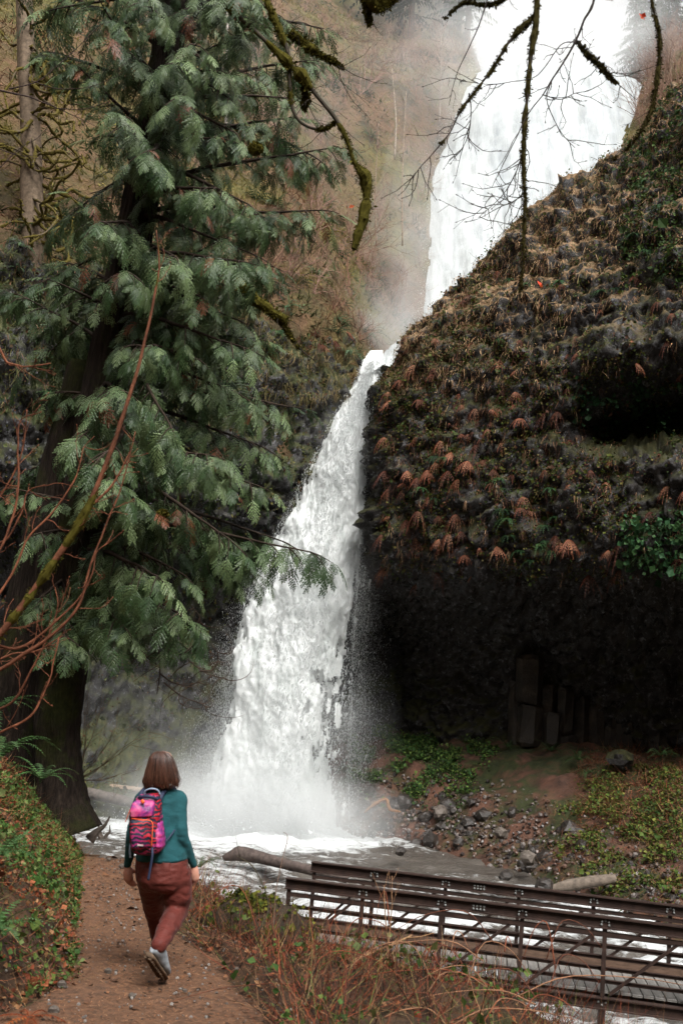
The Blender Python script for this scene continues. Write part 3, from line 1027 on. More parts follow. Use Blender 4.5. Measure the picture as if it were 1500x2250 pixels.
def branchlet(p0, d0, length, step, spray_len, hang, dens=1.0):
    """a drooping side branch set with sprays"""
    n = max(3, int(length / step))
    d = np.array(d0, float)
    d /= np.linalg.norm(d)
    p = np.array(p0, float)
    pts = [p.copy()]
    for k in range(n):
        d = d + np.array([0, 0, -hang * step]) + cr.normal(0, 0.05, 3)
        d /= np.linalg.norm(d)
        p = p + d * step
        pts.append(p.copy())
        if cr.random() < 0.07:
            break
        side = np.cross(d, [0, 0, 1.0])
        side /= np.linalg.norm(side) + 1e-6
        up = np.cross(side, d)
        for s in (-1, 1):
            if cr.random() < 0.72 * dens:
                ax = d * cr.uniform(0.5, 1.1) + side * s * cr.uniform(0.5, 1.1) + np.array([0, 0, -cr.uniform(0.05, 0.5)])
                nr_ = up + cr.normal(0, 0.35, 3) + np.array([0, -0.35, 0.1])
                add_spray(p - d * step * cr.random(), ax, nr_, spray_len * cr.uniform(0.4, 1.05), spray_tint())
    add_spray(p, d + cr.normal(0, 0.1, 3), np.cross(np.cross(d, [0, 0, 1.0]), d) + [0, -0.3, 0], spray_len * 0.95, spray_tint())
    V, F = tube(np.array(pts), np.linspace(0.012, 0.004, len(pts)), 4, False)
    mbb.add(V, F, bark_c * cr.uniform(0.6, 1.3))


def at_height(pts, z):
    k = int(np.argmin(np.abs(pts[:, 2] - z)))
    return pts[k]


def limb(z, az, length, rise, sag, spray_len=0.46, r0=0.045, dens=1.0):
    b = at_height(trunk_pts, z)
    o = np.array([math.cos(az), math.sin(az), 0])
    n = max(6, int(length / 0.16))
    s = np.linspace(0, 1, n)
    bend = cr.normal(0, 0.25)
    sd = np.array([-o[1], o[0], 0])
    pts = b + o * (s * length)[:, None] + sd * (bend * s ** 2 * length)[:, None] + np.array([0, 0, 1.0]) * (length * (rise * s - sag * s ** 1.7 + 0.18 * sag * s ** 4))[:, None]
    pts += 0.03 * np.stack([fbm(pts, 2.0, 2, 410 + k) for k in range(3)], 1)
    V, F = tube(pts, np.linspace(r0, 0.010, n), 6, False)
    mbb.add(V, F, bark_c * cr.uniform(0.6, 1.2))
    dirs = np.gradient(pts, axis=0)
    acc = 0
    for k in range(1, n):
        fs = s[k]
        if fs < 0.16:
            continue
        d = dirs[k] / np.linalg.norm(dirs[k])
        side = np.cross(d, [0, 0, 1.0])
        side /= np.linalg.norm(side)
        for sg in (-1, 1):
            if cr.random() < 0.76 * dens:
                dd = d * cr.uniform(0.4, 0.9) + side * sg * cr.uniform(0.4, 1.0) + np.array([0, 0, cr.uniform(-0.5, 0.05)])
                branchlet(pts[k], dd, cr.uniform(0.25, 0.75) * (1.15 - 0.6 * fs) * min(1, length / 1.8), 0.125, spray_len, 1.9, dens)
    branchlet(pts[-1], dirs[-1], 0.35, 0.12, spray_len, 0.8)


# limbs listed from the photograph: (row where it leaves the trunk, row and column where it ends, depth of the end)
for (y0, ex, ey_, dd) in [
        (1080, 640, 1185, 13.2), (1010, 560, 1215, 12.8), (980, 625, 1090, 13.6), (900, 585, 985, 13.0), (880, 705, 905, 14.6), (850, 500, 1080, 12.4), (830, 570, 900, 13.6),
        (760, 460, 960, 12.4), (720, 600, 790, 14.2), (700, 640, 640, 14.8), (640, 520, 700, 13.0), (600, 640, 590, 14.2), (560, 560, 640, 13.2), (500, 690, 520, 14.8),
        (470, 600, 450, 13.6), (420, 700, 400, 15.0), (380, 560, 480, 12.8), (330, 640, 260, 14.0), (300, 800, 330, 16.5), (260, 590, 200, 13.2), (220, 690, 150, 15.4), (150, 560, 110, 13.2), (90, 760, 40, 15.5), (60, 600, 30, 13.6),
        (1200, 470, 1290, 13.0), (1150, 420, 1180, 12.2), (1180, 560, 1260, 13.6), (1260, 380, 1370, 12.8), (1210, 330, 1290, 12.4), (1300, 345, 1430, 13.2),
        (1100, 330, 1090, 11.9), (1000, 390, 1010, 12.0), (800, 320, 800, 12.1), (700, 420, 760, 12.2), (860, 240, 900, 12.6), (740, 290, 780, 12.6), (620, 330, 660, 12.6), (470, 370, 520, 12.6), (330, 400, 300, 12.7), (180, 420, 160, 12.8), (1060, 260, 1130, 12.4), (960, 180, 1010, 12.7), (900, 250, 1000, 12.3), (950, 330, 900, 12.2), (560, 170, 480, 13.2), (420, 230, 330, 13.4), (540, 480, 600, 12.6), (340, 380, 380, 12.2), (240, 540, 330, 13.0), (200, 250, 120, 12.6), (140, 480, 220, 12.8), (660, 560, 560, 13.4), (780, 520, 850, 12.8), (640, 300, 640, 12.1), (580, 420, 560, 12.2), (520, 260, 520, 12.0),
        (450, 420, 420, 12.2), (400, 300, 300, 12.1), (320, 470, 260, 12.3), (260, 320, 170, 12.2), (180, 460, 120, 12.4), (120, 300, 40, 12.3), (60, 420, -20, 12.3),
        (1180, 60, 1200, 13.0), (1120, 20, 1100, 13.6), (1230, 190, 1330, 12.8), (1260, 60, 1330, 13.4), (880, 110, 880, 13.8), (760, 80, 700, 14.4),
        (700, 150, 650, 13.0), (640, 110, 600, 14.4), (300, 150, 210, 13.6), (240, 80, 120, 14.2), (180, 180, 60, 13.2), (120, 60, 20, 14.2), (60, 160, -30, 13.6), (20, 20, -40, 14.4),
        (40, 250, 20, 13.4), (-30, 500, 30, 13.2), (-80, 640, 10, 14.4), (-60, 350, -40, 13.0), (1330, 90, 1420, 13.0), (1290, 250, 1390, 12.9)]:
    # point of the trunk at that photo row
    ty = np.array([t[1] for t in tp])[::-1]
    tx = np.array([t[0] for t in tp])[::-1]
    base = P(np.interp(y0, ty, tx), y0, 14.0)
    end = P(ex - (62 if ey_ > 540 else 15) if ex > 420 else ex + 25, ey_ - 25, dd)
    dvec = end - base
    L = math.hypot(dvec[0], dvec[1])
    az = math.atan2(dvec[1], dvec[0])
    sag = cr.uniform(0.35, 0.6)
    rise = dvec[2] / max(L, 0.3) + 0.82 * sag
    limb(base[2], az, L, rise, sag, cr.uniform(0.26, 0.38), 0.03 + 0.008 * L)
for k in range(16):                                          # far side of the crown and the part above the frame
    z = cr.uniform(4, 12)
    limb(z, cr.uniform(0.1, 3.0), cr.uniform(1.0, 2.2), 0.1, 0.5, 0.45, 0.04, 0.7)
for k in range(9):
    z = cr.uniform(12, 18)
    limb(z, cr.uniform(0, 6.28), cr.uniform(1.0, 2.2), 0.1, 0.5, 0.5, 0.04, 0.6)

for k in SP:
    L = SP[k]
    pos = np.array([a[0] for a in L])
    ax = np.array([a[1] for a in L])
    nm = np.array([a[2] for a in L])
    ln = np.array([a[3] for a in L])
    tn = np.array([a[4] for a in L])
    # rows: x side, y axis, z normal
    fy = ax / np.linalg.norm(ax, axis=1)[:, None]
    fz = nm - fy * np.sum(nm * fy, 1)[:, None]
    fz /= np.linalg.norm(fz, axis=1)[:, None]
    fx = np.cross(fy, fz)
    scatter(SPR[k][0], SPR[k][1], np.stack([fx, fy, fz], 1), pos, ln, tn, mbl)
NSPRAY = sum(len(v) for v in SP.values())
print('sprays', NSPRAY, 'tris', NSPRAY * len(SPR[0][1]))
mbl.V = [rel(np.concatenate(mbl.V), cedar)]
mbb.V = [rel(np.concatenate(mbb.V), cedar)]
MAT['cedar'] = mat_tinted('cedar_sprays', 0.45, 0.32, 0.2, 0.4, 2.2)
mbl.build('crown', MAT['cedar'], cedar, False)
mbb.build('branches', MAT['bark'], cedar, True)
# ------------------------------------------------------------------ steel footbridge
MAT['steel'] = mat_noise('weathered_steel', [(0.3, (0.022, 0.014, 0.012)), (0.6, (0.05, 0.03, 0.024)), (0.85, (0.085, 0.048, 0.034))], 6, rough=0.42, spec=0.5, bump=0.25, bscale=40, bdist=0.005)
MAT['zinc'] = mat_noise('galvanised_steel', [(0.3, (0.12, 0.125, 0.12)), (0.7, (0.26, 0.27, 0.26))], 30, rough=0.4, spec=0.6, bump=0)
MAT['deck'] = mat_noise('grey_deck_wood', [(0.25, (0.10, 0.095, 0.088)), (0.55, (0.19, 0.18, 0.165)), (0.8, (0.27, 0.25, 0.23))], 3, rough=0.6, spec=0.35, bump=0.5, bscale=18, bdist=0.01, stretch=(8, 1, 8))
MAT['curb'] = mat_noise('brown_curb_timber', [(0.3, (0.08, 0.05, 0.035)), (0.7, (0.16, 0.10, 0.07))], 4, rough=0.7, bump=0.4, bscale=20, bdist=0.01, stretch=(1, 8, 8))
N0, N3 = P(798, 1953, 14.6), P(1329, 2019, 14.1)
bdir = (N3 - N0)
BAY = np.linalg.norm(bdir) / 3
bdir = bdir / np.linalg.norm(bdir)
bout = np.cross(bdir, [0, 0, 1.0])                        # towards the camera side
bout[2] = 0
bout /= np.linalg.norm(bout)
bup = np.cross(bout, bdir)
if bup[2] < 0:
    bup = -bup
AX = np.stack([bdir, bout, bup])
bridge = thing('footbridge', 'dark brown steel truss footbridge with galvanised bolts crossing the stream', 'footbridge', N0 - bup * 1.1)
BO = np.array(bridge.location)


def bar(name, a, b, w, h, mat, upv=None):
    """straight bar between local points (along, out, up) of the bridge frame"""
    a, b = np.asarray(a, float), np.asarray(b, float)
    d = b - a
    L = np.linalg.norm(d)
    d /= L
    uv = np.array([0, 1.0, 0])                            # bar depth direction: across the bridge
    v = uv - d * np.dot(uv, d)
    v /= np.linalg.norm(v)
    t = np.cross(d, v)
    V, F = box((0, 0, 0), L / 2, w / 2, h / 2, np.stack([d, v, t]))
    V = (V + (a + b) / 2) @ AX + (N0 - BO)
    return obj(name, V, F, mat, bridge, False)


def section(name, a, b, prof, mat):
    """rolled section: closed profile (out, up) swept along the bridge"""
    pr = np.asarray(prof, float)
    m = len(pr)
    V = np.concatenate([np.concatenate([np.full((m, 1), s), pr], 1) for s in (a, b)])
    F = np.array([[i, (i + 1) % m, m + (i + 1) % m, m + i] for i in range(m)])
    me_V = V @ AX + (N0 - BO)
    bm = bmesh.new()
    vs_ = [bm.verts.new(v) for v in me_V]
    for f in F:
        bm.faces.new([vs_[i] for i in f])
    bm.faces.new(vs_[:m][::-1])
    bm.faces.new(vs_[m:])
    bmesh.ops.recalc_face_normals(bm, faces=bm.faces)
    me = bpy.data.meshes.new(name)
    bm.to_mesh(me)
    bm.free()
    me.materials.append(mat)
    return link(bpy.data.objects.new(name, me), bridge)


def ibeam(o, top, w, h, t):
    """I profile around out=o, with its top at `top`"""
    a, c = w / 2, t / 2
    return [(o - a, top), (o + a, top), (o + a, top - t), (o + c, top - t), (o + c, top - h + t), (o + a, top - h + t), (o + a, top - h), (o - a, top - h), (o - a, top - h + t), (o - c, top - h + t), (o - c, top - t), (o - a, top - t)]


bmd = bmesh.new()
bmesh.ops.create_uvsphere(bmd, u_segments=8, v_segments=6, radius=0.017)
for vtx in bmd.verts:
    vtx.co.y *= 0.7
boltme = bpy.data.meshes.new('bolt')
bmd.to_mesh(boltme)
bmd.free()
boltme.materials.append(MAT['zinc'])


def bolt(x, o, z):
    b = bpy.data.objects.new('bolt', boltme)
    link(b, bridge)
    b.location = Vector(np.array([x, o, z]) @ AX + (N0 - BO))


WID = 1.45
K0, K1 = -0.98 * BAY, 8.2 * BAY
for side, o in ((0, 0.0), (1, -WID)):
    k0 = K0 if side == 0 else K0 + 0.12
    ex_ = -0.05 if side == 0 else 0.02
    section('top_chord', k0 - 0.03, K1, ibeam(o, 0.03, 0.12, 0.15, 0.016), MAT['steel'])
    section('top_rail', k0, K1, [(o - 0.03, -0.165), (o + 0.03, -0.165), (o + 0.03, -0.215), (o - 0.03, -0.215)], MAT['steel'])
    for q, zr in enumerate((-0.34, -0.48, -0.62, -0.78)):
        oo = o + (-0.052 if side == 0 else 0.052)
        section('rail', k0, K1, [(oo - 0.022, zr), (oo + 0.022, zr), (oo + 0.022, zr - 0.008), (oo + 0.0, zr - 0.008), (oo + 0.0, zr - 0.05), (oo - 0.022, zr - 0.05)], MAT['steel'])
    section('bottom_chord', k0 - 0.03, K1, ibeam(o, -0.99, 0.11, 0.15, 0.016), MAT['steel'])
    for k in range(-1, 9):
        x = k * BAY if k >= 0 else k0 + 0.03
        bar('post', (x, o, -0.122), (x, o, -0.985), 0.05, 0.055, MAT['steel'])
        if side == 0 and k in (3, 6):
            bar('bearing_post', (x, o, -1.142), (x, o, -1.75), 0.09, 0.09, MAT['steel'])
        if k < 8:
            x1 = (k + 1) * BAY
            bar('diagonal', (x + 0.09, o, -0.95), (x1 - 0.10, o, -0.17), 0.035, 0.036, MAT['steel'])
        if k >= 0:
            for (bx_, bz_) in ((-0.045, -0.035), (0.0, -0.022), (0.045, -0.035), (-0.05, -0.075), (0.05, -0.075)):
                bolt(x + bx_, o + 0.02, bz_)
            for (bx_, bz_) in ((-0.05, -1.05), (0.05, -1.05), (0.0, -1.085)):
                bolt(x + bx_, o + 0.02, bz_)
    for sp_ in (1.46, 4.4):
        for q in range(4):
            for zz in (-0.035, -0.075):
                bolt(sp_ * BAY + (q - 1.5) * 0.048, o + 0.02, zz)
        bar('splice_plate', (sp_ * BAY - 0.11, o + 0.013, -0.055), (sp_ * BAY + 0.11, o + 0.013, -0.055), 0.008, 0.09, MAT['steel'])
    if side == 1:
        section('curb', k0, K1, [(o + 0.08, -0.80), (o + 0.14, -0.80), (o + 0.14, -0.925), (o + 0.08, -0.925)], MAT['curb'])
V, F = box((0, 0, 0), 0.068, (WID - 0.2) / 2, 0.02)
bm = bmesh.new()
vs_ = [bm.verts.new(v) for v in V @ AX]
for f in F:
    bm.faces.new([vs_[i] for i in f])
bmesh.ops.bevel(bm, geom=list(bm.edges), offset=0.006, segments=1, affect='EDGES')
plme = bpy.data.meshes.new('deck_plank')
bm.to_mesh(plme)
bm.free()
plme.materials.append(MAT['deck'])
x = K0 + 0.1
while x < K1:
    d = bpy.data.objects.new('deck_plank', plme)
    link(d, bridge)
    d.location = Vector(np.array([x, -WID / 2, -0.95 + random.uniform(-0.004, 0.004)]) @ AX + (N0 - BO))
    x += 0.148
for o in (-0.25, -WID + 0.25):
    section('stringer', K0, K1, ibeam(o, -0.972, 0.08, 0.14, 0.012), MAT['steel'])
for k in range(0, 9):
    bar('floor_beam', (k * BAY, -0.06, -1.13), (k * BAY, -WID + 0.06, -1.13), 0.06, 0.06, MAT['steel'])
ab = thing('abutment', 'stone block under the near left end of the footbridge', 'abutment', BO + np.array([-1.6, 0, -1.0]))
V, F = box((0, 0, 0), 0.55, 0.95, 1.0)
V = (V + np.array([K0 - 0.35, -WID / 2, -2.16])) @ AX + N0 - np.array(ab.location)
obj('stone_block', V, F, MAT['rock'], ab, False)
# ------------------------------------------------------------------ hiker


def ring_loft(rings, n=28):
    """rings: (center, half width vector, half depth vector) -> closed surface"""
    an = np.arange(n) * 2 * math.pi / n
    V = np.concatenate([np.asarray(c) + np.cos(an)[:, None] * np.asarray(a) + np.sin(an)[:, None] * np.asarray(b) for c, a, b in rings])
    m = len(rings)
    V = np.concatenate([V, [rings[0][0]], [rings[-1][0]]])
    F = [[i * n + j, i * n + (j + 1) % n, (i + 1) * n + (j + 1) % n, (i + 1) * n + j] for i in range(m - 1) for j in range(n)]
    T = [[m * n, (j + 1) % n, j] for j in range(n)] + [[m * n + 1, (m - 1) * n + j, (m - 1) * n + (j + 1) % n] for j in range(n)]
    return V, [np.array(F), np.array(T)]


def capsule_chain(pts, rad, n=16, k=4):
    """tapered limb with rounded ends through the joints"""
    pts = np.asarray(pts, float)
    rad = np.asarray(rad, float)
    m = k * (len(pts) - 1) + 1
    q = smooth_path(pts, m)
    r = np.interp(np.linspace(0, 1, m), np.linspace(0, 1, len(rad)), rad)
    d0 = q[0] - q[1]
    d0 /= np.linalg.norm(d0)
    d1 = q[-1] - q[-2]
    d1 /= np.linalg.norm(d1)
    e = [0.95, 0.7, 0.35]
    pre = [q[0] + d0 * r[0] * s for s in e]
    post = [q[-1] + d1 * r[-1] * s for s in e[::-1]]
    pr = [r[0] * math.sqrt(1 - s * s) for s in e]
    po = [r[-1] * math.sqrt(1 - s * s) for s in e[::-1]]
    return tube(np.concatenate([pre, q, post]), np.concatenate([pr, r, po]), n)


def fuse(name, pieces, voxel, mat, parent, smooth_it=4, disp=None):
    """overlapping pieces fused into one continuous skin"""
    mb = MB()
    for V, F in pieces:
        mb.add(V, F)
    tmp = bpy.data.objects.new('tmp', mb.data('tmp', mat))
    COL.objects.link(tmp)
    md = tmp.modifiers.new('r', 'REMESH')
    md.mode = 'VOXEL'
    md.voxel_size = voxel
    sm = tmp.modifiers.new('s', 'SMOOTH')
    sm.factor = 0.5
    sm.iterations = smooth_it
    dg = bpy.context.evaluated_depsgraph_get()
    ev = tmp.evaluated_get(dg)
    me = bpy.data.meshes.new_from_object(ev)
    bpy.data.objects.remove(tmp)
    me.name = name
    n = len(me.vertices)
    co = np.zeros(n * 3, np.float32)
    me.vertices.foreach_get('co', co)
    co = co.reshape(-1, 3).astype(float)
    if disp is not None:
        no = np.zeros(n * 3, np.float32)
        me.vertices.foreach_get('normal', no)
        co = co + no.reshape(-1, 3) * disp(co)[:, None]
        me.vertices.foreach_set('co', co.astype(np.float32).ravel())
    me.polygons.foreach_set('use_smooth', np.ones(len(me.polygons), bool))
    me.update()
    me.materials.clear()
    me.materials.append(mat)
    return link(bpy.data.objects.new(name, me), parent)


def cloth(name, c, rough, wscale, stripes=0.25):
    m, nt, b = new_mat(name, rough, 0.25)
    f = n_noise(nt, wscale, 4)
    nt.links.new(n_mix(nt, 1.0, (*c,), n_ramp(nt, f, [(0.3, 0.8), (0.7, 1.15)]), 'MULTIPLY'), b.inputs['Base Color'])
    b.inputs['Sheen Weight'].default_value = 0.05
    n_bump(nt, b, n_noise(nt, wscale * 1.2, 5, 0.6, 0.5, 'Object', (1, 1, 2.2)), stripes, 0.02)
    return m


MAT['sweater'] = cloth('teal_knit', (0.011, 0.072, 0.082), 0.85, 14)
MAT['trousers'] = cloth('rust_nylon', (0.105, 0.021, 0.015), 0.6, 11, 0.4)
MAT['skin'] = new_mat('skin', 0.5, 0.4, (0.50, 0.25, 0.18))[0]
MAT['skin'].node_tree.nodes['Principled BSDF'].inputs['Subsurface Weight'].default_value = 0.1

HD = 7.45                                                    # she walks seven and a half metres ahead
head = P(356, 1690, HD)
hiker = thing('person', 'woman in teal sweater and rust trousers walking away along the trail', 'person', (float(P(350, 2100, 7.5)[0]), 7.5, float(ground_z(np.array([-1.38]), np.array([7.5]))[0])))


def hp(px, py, d):
    return P(px, py, d) - np.array(hiker.location)


X1, Y1, Z1 = np.array([1.0, 0, 0]), np.array([0, 1.0, 0]), np.array([0, 0, 1.0])
hc = hp(356, 1689, HD + 0.02)
sh_l, sh_r = hp(314, 1757, HD), hp(391, 1756, HD + 0.02)
el_l, el_r = hp(292, 1834, HD - 0.02), hp(399, 1832, HD - 0.05)
wr_l, wr_r = hp(281, 1900, HD + 0.10), hp(425, 1899, HD + 0.06)
hip_l, hip_r = hp(333, 1925, HD + 0.03), hp(384, 1925, HD)
kn_l, kn_r = hp(341, 2003, HD + 0.36), hp(389, 1998, HD + 0.04)
an_l, an_r = hp(350, 2056, HD + 0.46), hp(352, 2073, HD - 0.36)


def hand(wr, dirv, side, palm_in):
    """palm and five separate, slightly curled fingers; side = where the thumb leaves"""
    d = np.asarray(dirv, float)
    d /= np.linalg.norm(d)
    s = np.asarray(side, float) - d * np.dot(side, d)
    s /= np.linalg.norm(s)
    c = np.asarray(palm_in, float)
    out = [capsule_chain([wr, wr + d * 0.045, wr + d * 0.085], [0.024, 0.033, 0.030], 12)]
    out.append(capsule_chain([wr + d * 0.03 - s * 0.018, wr + d * 0.085 - s * 0.024], [0.018, 0.016], 10))
    for k, (o, ln) in enumerate(((0.024, 0.066), (0.008, 0.074), (-0.009, 0.068), (-0.025, 0.052))):
        b = wr + d * 0.082 + s * o
        out.append(capsule_chain([b, b + d * ln * 0.45 + c * 0.006, b + d * ln * 0.78 + c * 0.024, b + d * ln * 0.92 + c * 0.042], [0.0095, 0.0088, 0.008, 0.0068], 8, 3))
    t = wr + d * 0.028 + s * 0.026
    out.append(capsule_chain([t, t + d * 0.028 + s * 0.022 + c * 0.008, t + d * 0.058 + s * 0.026 + c * 0.018], [0.012, 0.0105, 0.0085], 8, 3))
    return out


body = []
skull = [(hc + Z1 * z, X1 * w, Y1 * dpt) for z, w, dpt in ((0.125, 0.012, 0.015), (0.115, 0.045, 0.055), (0.09, 0.066, 0.082), (0.05, 0.077, 0.098), (0.0, 0.076, 0.098), (-0.04, 0.068, 0.088), (-0.08, 0.056, 0.072), (-0.11, 0.042, 0.05), (-0.118, 0.02, 0.03))]
skull = [(c + Y1 * (0.012 if i > 4 else 0), a, b) for i, (c, a, b) in enumerate(skull)]
body.append(ring_loft(skull))
body.append(capsule_chain([hc + Y1 * 0.088 + Z1 * 0.01, hc + Y1 * 0.112 - Z1 * 0.022], [0.009, 0.015], 8))       # nose
for sg in (-1, 1):
    body.append(capsule_chain([hc + X1 * sg * 0.077 + Z1 * 0.02, hc + X1 * sg * 0.08 - Z1 * 0.025], [0.014, 0.010], 8))
neckb = hp(353, 1742, HD - 0.01)
body.append(capsule_chain([hc - Z1 * 0.05, hc - Z1 * 0.12 - Y1 * 0.01, neckb], [0.05, 0.052, 0.065]))
pel = (hip_l + hip_r) / 2
chest = (sh_l + sh_r) / 2
body.append(ring_loft([(neckb, X1 * 0.08, Y1 * 0.06), (chest - Z1 * 0.02, X1 * 0.13, Y1 * 0.085), (chest * 0.6 + pel * 0.4, X1 * 0.13, Y1 * 0.09), (chest * 0.25 + pel * 0.75, X1 * 0.135, Y1 * 0.095), (pel, X1 * 0.15, Y1 * 0.1), (pel - Z1 * 0.08, X1 * 0.11, Y1 * 0.08)]))
for sh, el, wr in ((sh_l, el_l, wr_l), (sh_r, el_r, wr_r)):
    body.append(capsule_chain([sh, (sh + el) / 2, el, (el + wr) / 2, wr], [0.046, 0.042, 0.034, 0.032, 0.023]))
for hp_, kn, an_ in ((hip_l, kn_l, an_l), (hip_r, kn_r, an_r)):
    body.append(capsule_chain([hp_, (hp_ + kn) / 2, kn, kn * 0.6 + an_ * 0.4, an_], [0.078, 0.07, 0.05, 0.052, 0.034]))
body += hand(wr_l + (wr_l - el_l) * 0.06, hp(284, 1925, HD + 0.12) - wr_l, X1 * 0.8 + Y1 * 0.5, X1 * 0.7 + Y1 * 0.1)
body += hand(wr_r + (wr_r - el_r) * 0.06, hp(427, 1928, HD + 0.07) - wr_r, Y1 * 0.5 - X1 * 0.8, -X1 * 0.8 + Y1 * 0.2)
fuse('body', body, 0.0075, MAT['skin'], hiker, 2)
eye_m = new_mat('eyes', 0.2, 0.5, (0.7, 0.7, 0.68))[0]
lip_m = new_mat('lips', 0.5, 0.3, (0.45, 0.15, 0.13))[0]
for sg in (-1, 1):
    V, F = capsule_chain([hc + X1 * (sg * 0.031 - 0.006) + Y1 * 0.089 + Z1 * 0.012, hc + X1 * (sg * 0.031 + 0.006) + Y1 * 0.089 + Z1 * 0.012], [0.008, 0.008], 8)
    obj('eye', V, F, eye_m, hiker)
V, F = capsule_chain([hc - X1 * 0.02 + Y1 * 0.09 - Z1 * 0.055, hc + Y1 * 0.097 - Z1 * 0.056, hc + X1 * 0.02 + Y1 * 0.09 - Z1 * 0.055], [0.005, 0.007, 0.005], 8)
obj('mouth', V, F, lip_m, hiker)

# sweater
sw = []


def row(py, xl, xr, dep, d=HD):
    """torso ring from its left and right edge in the photograph"""
    a, b = hp(xl, py, d), hp(xr, py, d)
    return ((a + b) / 2, (b - a) / 2, Y1 * dep)


sw.append(ring_loft([row(1726, 338, 372, 0.055), row(1733, 328, 380, 0.07), row(1742, 312, 394, 0.085), row(1760, 302, 400, 0.10), row(1785, 301, 401, 0.115), row(1815, 305, 399, 0.125), row(1845, 305, 404, 0.14), row(1870, 300, 411, 0.16), row(1886, 298, 414, 0.168), row(1891, 302, 410, 0.155)], 36))
for sh, el, wr, sg in ((sh_l, el_l, wr_l, -1), (sh_r, el_r, wr_r, 1)):
    sw.append(capsule_chain([sh - X1 * sg * 0.03 + Z1 * 0.004, sh + X1 * sg * 0.004, (sh + el) / 2, el, (el + wr) / 2, wr], [0.062, 0.062, 0.056, 0.050, 0.040, 0.028], 18))


def folds(sc, amp, seed, st=(1, 1, 2.0)):
    def f(co):
        q = co * np.array(st)
        r = np.abs(fbm(q, sc, 3, seed))
        return amp * (r - 0.25) * 2
    return f


fuse('sweater', sw, 0.009, MAT['sweater'], hiker, 6, folds(9, 0.006, 501))
tr = []
tr.append(ring_loft([row(1872, 304, 406, 0.14), row(1884, 299, 412, 0.155), row(1905, 297, 415, 0.172), row(1930, 298, 416, 0.178), row(1946, 306, 414, 0.15), row(1958, 322, 404, 0.10)], 36))
tr.append(capsule_chain([hip_r + X1 * 0.01, (hip_r + kn_r) / 2 + X1 * 0.012, kn_r, kn_r * 0.55 + an_r * 0.45, an_r * 1.04 - kn_r * 0.04], [0.112, 0.107, 0.083, 0.074, 0.058], 20, 6))
tr.append(capsule_chain([hip_l, (hip_l + kn_l) / 2, kn_l, kn_l * 0.5 + an_l * 0.5, an_l - Z1 * 0.0], [0.112, 0.095, 0.074, 0.070, 0.066], 20, 6))
fuse('trousers', tr, 0.009, MAT['trousers'], hiker, 6, folds(10, 0.009, 520, (1.2, 1, 1.5)))
seam = smooth_path([hp(412, 1905, HD - 0.03), hp(409, 1918, HD - 0.04), hp(408, 1926, HD - 0.05)], 8)
V, F = tube(seam, 0.0035, 6)
obj('pocket_zip', V, F, MAT['zinc'], hiker)

# shoes


def shoe(ankle, heel, toe, up, wid, name='shoe'):
    """trail shoe: sole with lugs under an upper, laid from heel to toe"""
    ax = toe - heel
    L = np.linalg.norm(ax)
    ax /= L
    up = up - ax * np.dot(up, ax)
    up /= np.linalg.norm(up)
    sd = np.cross(ax, up)
    s = np.linspace(0, 1, 14)
    w = np.interp(s, [0, 0.12, 0.35, 0.7, 0.9, 1], [0.6, 0.85, 0.8, 1.05, 0.85, 0.4]) * wid
    h = np.interp(s, [0, 0.15, 0.4, 0.65, 0.9, 1], [0.075, 0.092, 0.088, 0.055, 0.04, 0.025])
    up_r = [(heel + ax * L * a + up * (0.018 + hh / 2), sd * ww, up * (hh / 2 + 0.004)) for a, ww, hh in zip(s, w, h)]
    root = fuse(name, [ring_loft(up_r, 20), capsule_chain([heel + ax * L * 0.2 + up * 0.06, ankle], [0.045, 0.043], 14)], 0.008, MAT['shoe'], hiker, 3)
    so = [(heel + ax * (L * a), sd * (ww + 0.006), up * 0.017) for a, ww in zip(s, w)]
    V, F = ring_loft(so, 20)
    obj('sole', V, F, MAT['sole'], root)
    mb = MB()
    for k in range(9):
        a = 0.06 + 0.1 * k
        ww = np.interp(a, s, w) * 0.8
        for q in (-1, 1):
            c = heel + ax * L * a + sd * q * ww * 0.6 - up * 0.019
            V, F = box(c, 0.010, ww * 0.35, 0.007, np.stack([ax, sd, up]))
            mb.add(V, F)
    mb.build('tread_lugs', MAT['sole'], root, False)
    return root


MAT['shoe'] = mat_noise('grey_shoe_fabric', [(0.3, (0.13, 0.145, 0.16)), (0.55, (0.26, 0.28, 0.30)), (0.75, (0.42, 0.43, 0.43))], 18, rough=0.7, bump=0.3, bscale=60, bdist=0.004)
MAT['sole'] = mat_noise('muddy_rubber', [(0.3, (0.05, 0.035, 0.025)), (0.7, (0.14, 0.09, 0.055))], 20, rough=0.85, bump=0.3, bscale=60, bdist=0.004)
toe_r = hp(362, 2140, HD - 0.24)
gzr = ground_z(np.array([toe_r[0] + hiker.location[0]]), np.array([toe_r[1] + hiker.location[1]]))[0] - hiker.location[2]
toe_r[2] = gzr + 0.055
heel_r = an_r + np.array([-0.055, -0.075, -0.055])
toe_r = heel_r + (toe_r - heel_r) / np.linalg.norm(toe_r - heel_r) * 0.29
shoe(an_r, heel_r, toe_r, np.array([0.55, 0.70, 0.50]), 0.052)
heel_l = an_l + np.array([0.01, -0.07, -0.08])
gl = ground_z(np.array([heel_l[0] + hiker.location[0]]), np.array([heel_l[1] + hiker.location[1]]))[0] - hiker.location[2]
heel_l[2] = gl + 0.055
shoe(an_l, heel_l, heel_l + np.array([-0.03, 0.26, -0.005]), Z1, 0.047)

